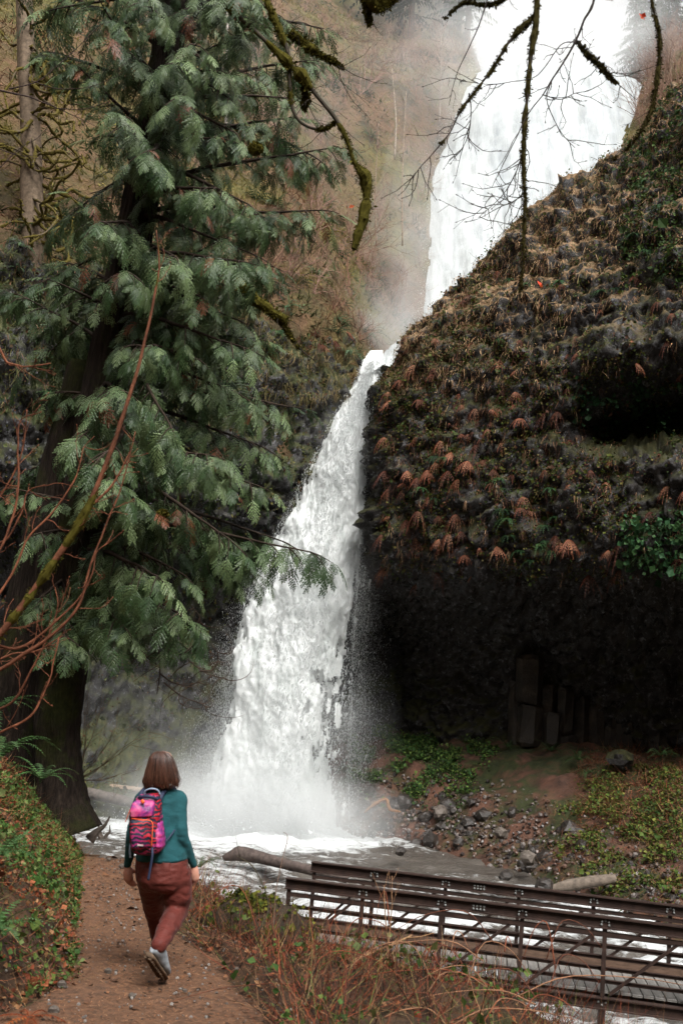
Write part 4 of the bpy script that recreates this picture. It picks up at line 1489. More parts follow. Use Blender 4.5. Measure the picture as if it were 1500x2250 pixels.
# hair: a straight bob
MAT['hair'] = mat_tinted('brown_hair', 0.38, 0.5, 0, 0.3, 30)
hr = []
hx0 = [hp(x, y, HD) for x, y in ((354, 1650),)]
for py, xl, xr, dep, oy in ((1651, 346, 362, 0.03, 0.0), (1655, 337, 370, 0.06, 0.0), (1664, 331, 377, 0.085, 0.0), (1676, 328, 382, 0.098, 0.0), (1690, 325, 386, 0.102, -0.004), (1705, 322, 389, 0.098, -0.012), (1714, 319, 392, 0.092, -0.018), (1718, 321, 391, 0.085, -0.02)):
    c, a, b = row(py, xl, xr, dep, HD - 0.01)
    hr.append((c + Y1 * (oy - 0.012), a, b))
hair = None
V, F = ring_loft(hr, 40)
face_cut = V[:, 1] > hc[1] + 0.062                       # leave the face free
V[face_cut, 1] = hc[1] + 0.062
mb = MB()
mb.add(V, F, (0.035, 0.016, 0.011))
rr = np.random.default_rng(3)
for k in range(800):
    th = rr.uniform(math.radians(-205), math.radians(25))
    pts = []
    wv = rr.normal(0, 0.002, 3)
    top = rr.integers(0, 4)
    for i, (c, a, b) in enumerate(hr):
        if i < top:
            continue
        f = 1.0 + 0.045 * rr.random()
        p = c + f * (math.cos(th) * a + math.sin(th) * b) + wv * i * 0.5
        if p[1] > hc[1] + 0.06:
            p[1] = hc[1] + 0.06
        pts.append(p)
    end = pts[-1] + (pts[-1] - pts[-2]) * rr.uniform(0.2, 2.6) + rr.normal(0, 0.003, 3)
    pts.append(end)
    Vt, Ft = tube(np.array(pts), np.linspace(0.0020, 0.0010, len(pts)), 3, False)
    tn = np.array([0.050, 0.022, 0.014]) * rr.uniform(0.25, 2.1)
    w = np.repeat(np.linspace(0, 1, len(pts)), 3)[:, None]
    mb.add(Vt, Ft, tn * (1 - w) + tn * np.array([1.5, 1.35, 1.2]) * w)
mb.build('hair', MAT['hair'], hiker, True)

# ------------------------------------------------------------------ backpack (worn, yet a thing of its own)


def pack_mat():
    m, nt, b = new_mat('printed_pack_cloth', 0.55, 0.35)
    tc = nt.nodes.new('ShaderNodeTexCoord')
    w = nt.nodes.new('ShaderNodeTexWave')
    w.wave_type = 'BANDS'
    w.bands_direction = 'Z'
    w.inputs['Scale'].default_value = 11
    w.inputs['Distortion'].default_value = 9
    w.inputs['Detail'].default_value = 3
    w.inputs['Detail Scale'].default_value = 1.6
    nt.links.new(tc.outputs['Object'], w.inputs['Vector'])
    pink = n_ramp(nt, n_noise(nt, 9, 4, 0.6, 1.0), [(0.3, (0.10, 0.012, 0.10)), (0.5, (0.32, 0.022, 0.12)), (0.68, (0.52, 0.10, 0.2))])
    red = n_ramp(nt, n_noise(nt, 14, 3, 0.6, 0.5), [(0.35, (0.22, 0.008, 0.02)), (0.65, (0.48, 0.02, 0.03))])
    a = n_mix(nt, n_ramp(nt, n_noise(nt, 5, 3, 0.5, 0.5), [(0.44, 0.0), (0.54, 1.0)]), red, pink)
    navy = (0.012, 0.017, 0.035)
    sepz = nt.nodes.new('ShaderNodeSeparateXYZ')
    nt.links.new(tc.outputs['Object'], sepz.inputs[0])
    k = n_ramp(nt, w.outputs['Fac'], [(0.5, 0.0), (0.6, 1.0)])
    nt.links.new(n_mix(nt, k, navy, a), b.inputs['Base Color'])
    n_bump(nt, b, n_noise(nt, 25, 4), 0.3, 0.01)
    return m


def pink_mat():
    m, nt, b = new_mat('pink_print_cloth', 0.5, 0.4)
    pink = n_ramp(nt, n_noise(nt, 10, 4, 0.6, 1.2), [(0.34, (0.02, 0.018, 0.05)), (0.46, (0.25, 0.03, 0.19)), (0.58, (0.50, 0.05, 0.18)), (0.74, (0.65, 0.2, 0.32))])
    nt.links.new(pink, b.inputs['Base Color'])
    n_bump(nt, b, n_noise(nt, 25, 4), 0.3, 0.01)
    return m


MAT['pack'] = pack_mat()
MAT['packpink'] = pink_mat()
MAT['navy'] = new_mat('navy_webbing', 0.6, 0.3, (0.02, 0.028, 0.06))[0]
MAT['greyweb'] = new_mat('pale_blue_webbing', 0.6, 0.3, (0.22, 0.28, 0.36))[0]
MAT['orange'] = new_mat('orange_badge', 0.5, 0.3, (0.75, 0.12, 0.03))[0]
PD = HD - 0.21                                               # centre of the pack, behind her back
pack = thing('backpack', 'pink, red and navy patterned backpack worn by the woman', 'backpack', P(338, 1865, PD))


def kp(px, py, d):
    return P(px, py, d) - np.array(pack.location)


def prow(py, xl, xr, dep, d=PD, turn=0.18):
    a, b = kp(xl, py, d), kp(xr, py, d)
    return ((a + b) / 2, (b - a) / 2 * 0.98 + Y1 * turn * 0.1, Y1 * dep)


def boxy(rings, n=40, pw=0.6):
    """loft with rounded-rectangle rings"""
    an = np.arange(n) * 2 * math.pi / n
    cx_ = np.sign(np.cos(an)) * np.abs(np.cos(an)) ** pw
    sx_ = np.sign(np.sin(an)) * np.abs(np.sin(an)) ** pw
    V = np.concatenate([c + cx_[:, None] * a + sx_[:, None] * b for c, a, b in rings])
    m = len(rings)
    V = np.concatenate([V, [rings[0][0]], [rings[-1][0]]])
    F = [[i * n + j, i * n + (j + 1) % n, (i + 1) * n + (j + 1) % n, (i + 1) * n + j] for i in range(m - 1) for j in range(n)]
    T = [[m * n, (j + 1) % n, j] for j in range(n)] + [[m * n + 1, (m - 1) * n + j, (m - 1) * n + (j + 1) % n] for j in range(n)]
    return V, [np.array(F), np.array(T)]


fuse('main_bag', [boxy([prow(1744, 312, 346, 0.045, PD + 0.04), prow(1750, 303, 352, 0.075, PD + 0.03), prow(1765, 295, 354, 0.095, PD + 0.01), prow(1790, 288, 355, 0.115), prow(1820, 287, 357, 0.125), prow(1845, 288, 360, 0.125), prow(1862, 291, 360, 0.115), prow(1873, 300, 352, 0.09), prow(1876, 312, 345, 0.06)])], 0.008, MAT['pack'], pack, 3, folds(12, 0.006, 540))
fuse('top_pocket', [boxy([prow(1758, 297, 338, 0.02, PD - 0.085), prow(1766, 290, 340, 0.035, PD - 0.09), prow(1782, 286, 340, 0.045, PD - 0.10), prow(1793, 287, 338, 0.035, PD - 0.105), prow(1797, 295, 330, 0.02, PD - 0.10)])], 0.007, MAT['packpink'], pack, 3, folds(14, 0.004, 541))
fuse('front_pocket', [boxy([prow(1798, 292, 332, 0.02, PD - 0.11), prow(1806, 288, 334, 0.035, PD - 0.115), prow(1835, 288, 335, 0.045, PD - 0.12), prow(1860, 291, 334, 0.04, PD - 0.115), prow(1868, 300, 328, 0.02, PD - 0.10)])], 0.007, MAT['pack'], pack, 3, folds(14, 0.004, 542))
fuse('side_pocket', [boxy([prow(1805, 343, 356, 0.05, PD - 0.02), prow(1830, 343, 361, 0.075, PD - 0.02), prow(1858, 344, 362, 0.075, PD - 0.02), prow(1870, 345, 355, 0.05, PD - 0.02)])], 0.007, MAT['packpink'], pack, 3, folds(14, 0.004, 543))


def strap(name, pts, w, mat, parent=pack, flat=0.35):
    q = smooth_path(pts, 22)
    V, F = tube(q, w, 8)
    c = np.concatenate([np.repeat(q, 8, axis=0), q[:1], q[-1:]])
    V = c + (V - c) * np.array([1, flat, 1])
    return obj(name, V, F, mat, parent)


strap('haul_loop', [kp(318, 1748, PD + 0.04), kp(320, 1738, PD + 0.03), kp(332, 1733, PD + 0.02), kp(346, 1736, PD + 0.03), kp(352, 1746, PD + 0.04)], 0.007, MAT['greyweb'], flat=1)
strap('shoulder_strap', [kp(350, 1760, PD + 0.06), kp(356, 1746, PD + 0.10), kp(366, 1735, PD + 0.17), kp(378, 1732, PD + 0.26), kp(386, 1742, PD + 0.34), kp(390, 1775, PD + 0.36), kp(395, 1820, PD + 0.33), kp(400, 1850, PD + 0.22)], 0.019, MAT['navy'])
strap('shoulder_strap', [kp(306, 1758, PD + 0.06), kp(312, 1742, PD + 0.10), kp(322, 1732, PD + 0.17), kp(328, 1729, PD + 0.26), kp(326, 1742, PD + 0.34), kp(318, 1775, PD + 0.36), kp(306, 1820, PD + 0.33), kp(300, 1850, PD + 0.2)], 0.019, MAT['navy'])
strap('load_strap', [kp(358, 1856, PD + 0.02), kp(372, 1840, PD + 0.05), kp(384, 1824, PD + 0.10)], 0.006, MAT['navy'])
strap('hip_strap', [kp(334, 1862, PD - 0.10), kp(335, 1880, PD - 0.12), kp(331, 1905, PD - 0.12), kp(326, 1934, PD - 0.12)], 0.009, MAT['navy'])
strap('hip_strap', [kp(290, 1845, PD + 0.02), kp(286, 1865, PD - 0.02), kp(287, 1885, PD - 0.02)], 0.008, MAT['greyweb'])
strap('zip_cord', [kp(288, 1775, PD - 0.05), kp(282, 1790, PD - 0.06), kp(276, 1806, PD - 0.06)], 0.003, MAT['orange'], flat=1)
strap('zip_line', [kp(290, 1799, PD - 0.145), kp(312, 1801, PD - 0.17), kp(334, 1806, PD - 0.155), kp(335, 1830, PD - 0.16), kp(333, 1862, PD - 0.15)], 0.0035, MAT['orange'], flat=1)
strap('badge', [kp(312, 1759, PD - 0.135), kp(316, 1764, PD - 0.142)], 0.013, MAT['orange'], flat=0.5)
strap('top_cinch', [kp(306, 1752, PD - 0.06), kp(320, 1750, PD - 0.085), kp(336, 1752, PD - 0.08), kp(345, 1757, PD - 0.05)], 0.011, MAT['navy'], flat=0.9)
MAT['mark'] = new_mat('pale_print', 0.5, 0.3, (0.5, 0.42, 0.42))[0]
for k in range(5):                                           # row of tiny pale letter strokes, too small to read
    V, F = box(kp(303.5 + 2.6 * k, 1857 + 0.2 * k, PD - 0.1625), 0.0032, 0.003, 0.005 if k else 0.007)
    obj('printed_mark', V, F, MAT['mark'], pack, False)
# ------------------------------------------------------------------ vegetation on cliff, hillside and banks
vr = np.random.default_rng(77)


def proj(p):
    d = np.asarray(p) - CAM
    z = d @ _F
    return 750 + FPX * (d @ _R) / z, 1125 - FPX * (d @ _U) / z, z


def inframe(p, m=60):
    x, y, z = proj(p)
    return (z > 1) & (x > -m) & (x < 1500 + m) & (y > -m) & (y < 2250 + m)


def frond(mb, base, out, length, rise, droop, width, npin, tint, gap=0.0, curl=0.0):
    """one fern frond arching from base towards `out`, with separate pinnae"""
    s = np.linspace(0, 1, npin + 1)
    o = np.asarray(out, float)
    pts = np.asarray(base) + np.outer(s * length, o) + np.outer(length * (rise * s - droop * s ** 2), [0, 0, 1.0])
    t = np.gradient(pts, axis=0)
    t /= np.linalg.norm(t, axis=1)[:, None]
    side = np.cross(t, [0, 0, 1.0])
    side /= np.linalg.norm(side, axis=1)[:, None] + 1e-9
    w = width * np.sin(np.clip(s * 0.93 + 0.07, 0, 1) * math.pi) ** 0.6 * (1 - 0.35 * s)
    V, F, T = [], [], []
    st = length / npin
    for k in range(1, npin + 1):
        for q in (-1, 1):
            a = pts[k - 1] + t[k] * st * 0.1
            b = a + t[k] * st * (0.8 - gap)
            tip = (a + b) / 2 + side[k] * q * w[k] + t[k] * w[k] * 0.3 + np.array([0, 0, -curl * w[k] - 0.12 * w[k]]) + vr.normal(0, 0.006, 3)
            i = len(V)
            V += [a, b, tip]
            F.append([i, i + 1, i + 2])
    V, F = np.array(V), np.array(F)
    tt_ = np.asarray(tint) * vr.uniform(0.8, 1.2)
    mb.add(V, F, tt_)
    Vs, Fs = tube(pts[::max(1, npin // 5)], 0.004 + 0.006 * width, 3, False)
    mb.add(Vs, Fs, np.asarray(tint) * np.array([0.9, 0.6, 0.5]))


def fern_mesh(name, n, length, rise, droop, width, npin, palette, arc=(0, 2 * math.pi), curl=0.0):
    mb = MB()
    for k in range(n):
        a = arc[0] + (arc[1] - arc[0]) * (k + vr.uniform(0.1, 0.9)) / n
        L = length * vr.uniform(0.65, 1.1)
        o = np.array([math.cos(a), math.sin(a), 0])
        frond(mb, o * 0.03, o, L, rise * vr.uniform(0.6, 1.3), droop * vr.uniform(0.7, 1.3), width * vr.uniform(0.8, 1.2), npin, palette[vr.integers(len(palette))], 0.05, curl)
    return mb.data(name, MAT['leaf'], False)


GREEN = [(0.030, 0.075, 0.022), (0.045, 0.10, 0.035), (0.06, 0.115, 0.05)]
DEADP = [(0.15, 0.058, 0.036), (0.21, 0.095, 0.06), (0.09, 0.038, 0.025), (0.26, 0.14, 0.085)]
fern_up = [fern_mesh('sword_fern', 15, 0.8, 0.95, 0.85, 0.10, 18, GREEN) for _ in range(3)]
fern_far = [fern_mesh('sword_fern', 13, 0.95, 0.85, 0.95, 0.13, 10, [(0.05, 0.095, 0.05), (0.075, 0.13, 0.075), (0.04, 0.075, 0.035)]) for _ in range(3)]
wall_green = [fern_mesh('wall_fern', 9, 0.55, 0.35, 1.1, 0.10, 9, [(0.02, 0.06, 0.022), (0.035, 0.085, 0.03)], (math.pi, 2 * math.pi)) for _ in range(3)]
wall_dead = [fern_mesh('withered_fern', int(vr.integers(5, 13)), vr.uniform(0.22, 0.42), vr.uniform(-0.7, 0.15), vr.uniform(0.7, 1.9), vr.uniform(0.05, 0.10), 7, [DEADP[int(vr.integers(4))], DEADP[int(vr.integers(4))]], (math.pi * vr.uniform(0.9, 1.3), math.pi * vr.uniform(1.7, 2.1)), 0.8) for _ in range(12)]


def put(meshes, name, pos, yaw, sc, label, cat, group, tilt=None):
    o = bpy.data.objects.new(name, meshes[vr.integers(len(meshes))])
    COL.objects.link(o)
    o.location = pos
    o.rotation_euler = (0 if tilt is None else tilt[0], 0 if tilt is None else tilt[1], yaw)
    o.scale = (sc, sc, sc * vr.uniform(0.9, 1.1))
    return tag(o, label, cat, group)


CN = grid_normals(CG)
if np.mean(CN[..., 1][(CG0[:, ::-1, 2] > 8) & (CG0[:, ::-1, 2] < 12)]) > 0:
    CN = -CN
cpx, cpy, cpz = proj(CG.reshape(-1, 3))
cpx, cpy = cpx.reshape(CG.shape[:2]), cpy.reshape(CG.shape[:2])
facing = np.einsum('ijk,ijk->ij', CN, (CAM - CG)) > 0


def cliff_pick(n, x0, x1, y0, y1, dens=None, zmin=5.5):
    """random places on the cliff that appear in this window of the photograph"""
    ok = (cpx > x0) & (cpx < x1) & (cpy > y0) & (cpy < y1) & facing & (CG[..., 2] > zmin) & (CG[..., 1] < 44)
    if dens is not None:
        ok &= dens(cpx, cpy) > vr.random(cpx.shape)
    I = np.argwhere(ok)
    I = I[vr.choice(len(I), min(n, len(I)), replace=False)]
    return CG[I[:, 0], I[:, 1]], CN[I[:, 0], I[:, 1]]


def spot_on_cliff(p, s):
    px, py, _ = proj(p)
    a = 'beside the falls' if px < 960 else ('at mid cliff' if px < 1130 else ('right of mid cliff' if px < 1290 else 'at the right edge'))
    b = 'below the grassy crown' if py < 800 else ('high on the face' if py < 930 else ('at mid height' if py < 1080 else 'just above the cave mouth'))
    return ('large ' if s > 1.05 else ('small ' if s < 0.8 else '')), a + ', ' + b


def spot_on_hill(p):
    px, py, _ = proj(p)
    a = 'left of the cedar trunk' if px < 300 else ('behind the cedar crown' if px < 560 else ('right of the cedar' if px < 700 else ('midway between cedar and upper falls' if px < 820 else ('touching the upper falls' if px > 900 else 'beside the upper falls'))))
    b = 'near the top edge' if py < 130 else ('high on the hillside' if py < 330 else ('midway down the hillside' if py < 540 else 'low on the hillside'))
    return a + ', ' + b


def yaw_of(n):
    return math.atan2(n[1], n[0]) + math.pi / 2


# withered ferns hanging on the cliff face
pw = lambda x, y: np.exp(-(((x - 1060) / 230) ** 2 + ((y - 980) / 190) ** 2)) + 0.08
for p, n in zip(*cliff_pick(185, 840, 1520, 760, 1290, pw)):
    put(wall_dead, 'withered_fern', p + n * 0.04, yaw_of(n), (s_ := vr.uniform(0.5, 1.35)), '%swithered reddish fern clump %s' % spot_on_cliff(p, s_), 'fern', 'withered ferns on the cliff')
for p, n in zip(*cliff_pick(40, 880, 1520, 560, 800)):
    put(wall_dead, 'withered_fern', p + n * 0.04, yaw_of(n), (s_ := vr.uniform(0.6, 1.2)), '%swithered tan fern among moss %s' % spot_on_cliff(p, s_), 'fern', 'withered ferns high on the cliff')
for (a, b, c, d, nn) in ((1100, 1220, 1060, 1250, 16), (1380, 1520, 1150, 1260, 12), (1260, 1520, 840, 960, 16), (1380, 1520, 230, 640, 22), (860, 1100, 960, 1120, 8), (900, 1400, 560, 760, 14)):
    for p, n in zip(*cliff_pick(nn, a, b, c, d)):
        put(wall_green, 'wall_fern', p + n * 0.04, yaw_of(n), (s_ := vr.uniform(0.6, 1.15)), '%sgreen fern growing %s' % spot_on_cliff(p, s_), 'fern', 'green ferns on the cliff')

# moss cushions, grass and hanging litter that nobody could count
BL = (np.array([[-0.5, 0, 0], [0.5, 0, 0], [0.25, 0.45, 0.5], [-0.25, 0.45, 0.5], [0.0, 1.1, 0.8]]), [np.array([[0, 1, 2, 3]]), np.array([[3, 2, 4]])])
LEAFLET = (np.array([[0, 0, 0], [0.5, 0.45, 0.12], [0, 1.0, 0.0], [-0.5, 0.45, 0.12]]), np.array([[0, 1, 2], [0, 2, 3]]))


def blades(mb, pos, nrm, length, width, palette, spread=0.6, down=0.0, w=None):
    """grass blades standing off a surface; down > 0 makes them hang"""
    m = len(pos)
    d = nrm * 0.8 + vr.normal(0, spread, (m, 3)) + np.array([0, 0, 0.6 - down])
    d /= np.linalg.norm(d, axis=1)[:, None]
    L = length * vr.uniform(0.5, 1.3, m)
    # local: y along, z bend direction
    fz = np.tile(np.array([0, 0, -1.0]), (m, 1)) + vr.normal(0, 0.3, (m, 3))
    fz = fz - d * np.sum(fz * d, 1)[:, None]
    fz /= np.linalg.norm(fz, axis=1)[:, None] + 1e-9
    fx = np.cross(d, fz)
    V, F = BL
    scatter(V, F, np.stack([fx, d, fz], 1), pos, np.stack([np.full(m, width) * vr.uniform(0.6, 1.4, m), L, L * 0.8], 1), pick(palette, m, w), mb)


def leaves(mb, pos, nrm, size, palette, w=None, tilt=0.5):
    m = len(pos)
    z = nrm + vr.normal(0, tilt, (m, 3))
    fr = rot_from(z, vr.normal(size=(m, 3)))
    s = size * vr.lognormal(0, 0.35, m)
    scatter(LEAFLET[0], LEAFLET[1], fr, pos, s, pick(palette, m, w), mb)


def jit(p, n, k, amp):
    p, n = np.repeat(p, k, axis=0), np.repeat(n, k, axis=0)
    return p + vr.normal(0, amp, p.shape), n


MOSSP = [(0.035, 0.05, 0.009), (0.075, 0.09, 0.014), (0.10, 0.085, 0.022), (0.045, 0.08, 0.016)]
TANP = [(0.38, 0.24, 0.13), (0.30, 0.17, 0.095), (0.46, 0.32, 0.18), (0.15, 0.075, 0.042), (0.10, 0.11, 0.035)]
mb = MB()
p, n = cliff_pick(3200, 840, 1520, 100, 860, lambda x, y: np.clip(1.0 - (y - (790 - 0.93 * (x - 830))) / 420, 0.05, 1))
p, n = jit(p, n, 8, 0.07)
blades(mb, p, n, 0.32, 0.019, TANP, 0.55, 1.0)
p, n = cliff_pick(500, 840, 1520, 300, 1250)
p, n = jit(p, n, 7, 0.06)
blades(mb, p, n, 0.34, 0.014, TANP[:4], 0.35, 1.6)
p, n = cliff_pick(520, 840, 1520, 760, 1270, pw)
p, n = jit(p, n, 9, 0.09)
blades(mb, p, n, 0.28, 0.022, [(0.11, 0.045, 0.028), (0.06, 0.03, 0.02), (0.16, 0.08, 0.045), (0.05, 0.045, 0.015)], 0.4, 1.6)
tag(mb.build('dry_grass', MAT['dry'], None, False), 'tan dry grass on the crown of the cliff', 'grass', kind='stuff')
mb = MB()
p, n = cliff_pick(3600, 830, 1540, 150, 1270, lambda x, y: 0.25 + 0.75 * (vnoise(np.stack([x.ravel(), y.ravel(), 0 * x.ravel()], 1) / 95.0, 5).reshape(x.shape) > 0.52))
p, n = jit(p, n, 9, 0.09)
leaves(mb, p + n * 0.05, n, 0.075, MOSSP + [(0.10, 0.045, 0.025)], None, 0.8)
p, n = cliff_pick(240, 1370, 1520, 200, 620)
p, n = jit(p, n, 14, 0.16)
leaves(mb, p + n * 0.1, n, 0.10, [(0.04, 0.085, 0.02), (0.07, 0.12, 0.03), (0.03, 0.055, 0.015)], None, 0.6)
p, n = cliff_pick(60, 1260, 1520, 830, 960)
p, n = jit(p, n, 14, 0.2)
leaves(mb, p + n * 0.1, n + [0, 0, 0.3], 0.14, [(0.02, 0.06, 0.025), (0.03, 0.08, 0.03)], None, 0.4)
p, n = cliff_pick(70, 1370, 1520, 1140, 1250)
p, n = jit(p, n, 12, 0.2)
leaves(mb, p + n * 0.1, n + [0, 0, 0.3], 0.15, [(0.03, 0.09, 0.035), (0.05, 0.12, 0.04)], None, 0.4)
tag(mb.build('cliff_moss', MAT['leaf'], None, False), 'moss and small leaves clinging to the cliff', 'moss', kind='stuff')

# hillside: dead bracken, grass, ferns, bare shrubs, saplings
m = 48000
hxp = vr.uniform(-22, 9.5, m)
hyp = 41.5 + 46 * vr.random(m) ** 1.25
hp3 = hill_at(hxp, hyp)
dl_ = XG(hyp) - WG(hyp) - hxp
k = (dl_ > 0.25) & inframe(hp3, 40)
hp3 = hp3[k]
HN = np.tile(np.array([0.1, -0.72, 0.68]), (len(hp3), 1))
pat = vnoise(hp3 / 3.2, 91)
pat2 = vnoise(hp3 / 2.1, 97)
HPAL = [[(0.24, 0.12, 0.07), (0.17, 0.075, 0.045), (0.08, 0.04, 0.025), (0.05, 0.035, 0.02)], [(0.20, 0.18, 0.04), (0.14, 0.15, 0.035), (0.26, 0.20, 0.06)], [(0.06, 0.085, 0.03), (0.09, 0.12, 0.05), (0.045, 0.06, 0.022)]]
mb = MB()
for q, sel in enumerate((pat < 0.44, (pat >= 0.44) & (pat2 < 0.52), (pat >= 0.44) & (pat2 >= 0.52))):
    blades(mb, hp3[sel], HN[sel], 0.6 if q < 2 else 0.42, 0.045 if q < 2 else 0.08, HPAL[q], 0.9, 0.5)
tag(mb.build('hillside_growth', MAT['dry'], None, False), 'dead bracken and yellow grass covering the hillside', 'undergrowth', kind='stuff')


def twig_bush(mb, base, up, height, n, spread, r0, tint, depth=2, nseg=5, rs=None):
    """bare shrub: stems that fork into finer twigs"""
    rs = rs or vr
    for k in range(n):
        d = np.asarray(up, float) + rs.normal(0, spread, 3)
        d /= np.linalg.norm(d)
        L = height * rs.uniform(0.55, 1.1)
        pts = [np.asarray(base, float) + rs.normal(0, 0.03 * height, 3) * [1, 1, 0.2]]
        for q in range(nseg):
            d = d + rs.normal(0, 0.13, 3) + np.array([0, 0, 0.03])
            d /= np.linalg.norm(d)
            pts.append(pts[-1] + d * L / nseg)
        pts = np.array(pts)
        V, F = tube(pts, np.linspace(r0, r0 * 0.35, len(pts)), 3, False)
        mb.add(V, F, np.asarray(tint) * rs.uniform(0.7, 1.3))
        if depth > 0:
            for q in range(2, nseg + 1):
                if rs.random() < 0.85:
                    twig_bush(mb, pts[q], d, height * 0.42, 1 + (rs.random() < 0.5), 0.55, r0 * 0.5, tint, depth - 1, 3, rs)


def bush_mesh(name, h, n, spread, r0, tint, depth=2):
    mb = MB()
    twig_bush(mb, (0, 0, -0.05), (0, 0, 1), h, n, spread, r0, tint, depth)
    return mb.data(name, MAT['bark'], False)


bushes = [bush_mesh('bare_shrub', 2.2, 9, 0.38, 0.018, c) for c in ((0.22, 0.13, 0.10), (0.17, 0.10, 0.075), (0.26, 0.18, 0.13), (0.20, 0.105, 0.07))]
cnt = 0
for t in range(900):
    if cnt >= 110:
        break
    yp = 42.5 + 42 * vr.random()
    edge_x = float(XG(yp) - WG(yp))
    x = edge_x - 0.3 - np.abs(vr.normal(0, 4.5)) if vr.random() < 0.65 else vr.uniform(-16, edge_x - 0.3)
    p = hill_at(np.array([x]), np.array([yp]))[0]
    px, py, _ = proj(p)
    if not (-30 < px < 1100 and -60 < py < 760) or (px < 250 and vr.random() < 0.5):
        continue
    put(bushes, 'bare_shrub', p, vr.uniform(0, 6.28), (s_ := vr.uniform(0.5, 1.35)), '%s leafless brown shrub %s' % ('tall' if s_ > 1.08 else ('middling' if s_ > 0.8 else 'low'), spot_on_hill(p)), 'shrub', 'bare shrubs on the hillside', (vr.normal(0.15, 0.12), vr.normal(0.1, 0.1)))
    cnt += 1
for t in range(110):                                        # right rim of the gully
    yp = 60 + 26 * vr.random()
    x = float(XG(yp) + WG(yp)) + 0.2 + np.abs(vr.normal(0, 3.0))
    p = hill_at(np.array([x]), np.array([yp]))[0]
    px, py, _ = proj(p)
    if not (1330 < px < 1540 and -120 < py < 300):
        continue
    put(bushes, 'bare_shrub', p, vr.uniform(0, 6.28), (s_ := vr.uniform(0.8, 1.7)), '%s leafless brown shrub right of the upper falls, %s' % ('tall' if s_ > 1.3 else 'low', 'at its brink' if px < 1400 else ('behind the cliff crest' if py > 130 else ('on the slope by the right edge' if py > 60 else ('at the top right corner' if px > 1460 else 'near the top edge')))), 'shrub', 'bare shrubs right of the falls')
cnt = 0
for t in range(1500):
    if cnt >= 120:
        break
    yp = 42.2 + 34 * vr.random() ** 1.5
    x = vr.uniform(-16, 6)
    if x > XG(yp) - WG(yp) - 0.5:
        continue
    p = hill_at(np.array([x]), np.array([yp]))[0]
    px, py, _ = proj(p)
    if not (-20 < px < 960 and -20 < py < 860):
        continue
    put(fern_far, 'sword_fern', p, vr.uniform(0, 6.28), vr.uniform(0.7, 1.3), 'grey green sword fern ' + spot_on_hill(p), 'fern', 'sword ferns on the hillside', (0.35, 0))
    cnt += 1

# wall left of the falls: hanging grass and ferns
LN = grid_normals(LG)
if np.mean(LN[..., 1][(LG[..., 2] > 9) & (LG[..., 2] < 14)]) > 0:
    LN = -LN
lpx, lpy, _ = proj(LG.reshape(-1, 3))
lpx, lpy = lpx.reshape(LG.shape[:2]), lpy.reshape(LG.shape[:2])


def wall_pick(n, x0, x1, y0, y1):
    ok = (lpx > x0) & (lpx < x1) & (lpy > y0) & (lpy < y1) & (LN[..., 1] < 0.1) & (LG[..., 2] > -3)
    I = np.argwhere(ok)
    I = I[vr.choice(len(I), min(n, len(I)), replace=False)]
    return LG[I[:, 0], I[:, 1]], LN[I[:, 0], I[:, 1]]


mb = MB()
p, n = wall_pick(900, 540, 870, 640, 880)
p, n = jit(p, n, 12, 0.09)
blades(mb, p, n, 0.42, 0.018, [(0.24, 0.17, 0.08), (0.17, 0.13, 0.055), (0.12, 0.10, 0.035), (0.09, 0.085, 0.03)], 0.4, 1.3)
p, n = wall_pick(1100, -20, 560, 480, 900)
p, n = jit(p, n, 8, 0.1)
blades(mb, p, n, 0.4, 0.03, [(0.15, 0.08, 0.045), (0.09, 0.085, 0.03), (0.05, 0.065, 0.02)], 0.5, 1.0)
tag(mb.build('wall_grass', MAT['dry'], None, False), 'tan grass hanging over the rock wall left of the falls', 'grass', kind='stuff')
mb = MB()
p, n = wall_pick(2600, -20, 720, 560, 1750)
p, n = jit(p, n, 7, 0.12)
leaves(mb, p + n * 0.05, n, 0.10, [(0.025, 0.042, 0.012), (0.05, 0.062, 0.016), (0.022, 0.03, 0.01), (0.075, 0.04, 0.02), (0.09, 0.085, 0.025)], None, 0.7)
tag(mb.build('wall_moss', MAT['leaf'], None, False), 'dark moss on the shaded gorge wall', 'moss', kind='stuff')
for p, n in zip(*wall_pick(70, -20, 640, 520, 900)):
    put(wall_green if vr.random() < 0.5 else fern_far, 'sword_fern', p + n * 0.05, yaw_of(n), vr.uniform(0.8, 1.4), 'fern clinging to the rock wall ' + spot_on_hill(p), 'fern', 'ferns on the gorge wall', (0.3, 0))
for p, n in zip(*wall_pick(26, 640, 900, 560, 760)):
    put(wall_dead, 'withered_fern', p + n * 0.05, yaw_of(n), vr.uniform(1.0, 1.8), 'withered fern above the notch of the lower waterfall', 'fern', 'withered ferns above the notch')
# ------------------------------------------------------------------ rocks, logs, bank growth
def rock_mesh(name, seed, sub=2, flat=0.7):
    bm = bmesh.new()
    bmesh.ops.create_icosphere(bm, subdivisions=sub, radius=1)
    V = np.array([v.co for v in bm.verts])
    d1, d2, cid = worley(V * 1.3 + seed * 3.7, seed)
    r = 0.72 + 0.35 * cid + 0.25 * fbm(V, 1.2, 3, seed)
    V = V * r[:, None] * np.array([1, 0.85, flat])
    for v, c in zip(bm.verts, V):
        v.co = c
    me = bpy.data.meshes.new(name)
    bm.to_mesh(me)
    bm.free()
    return me


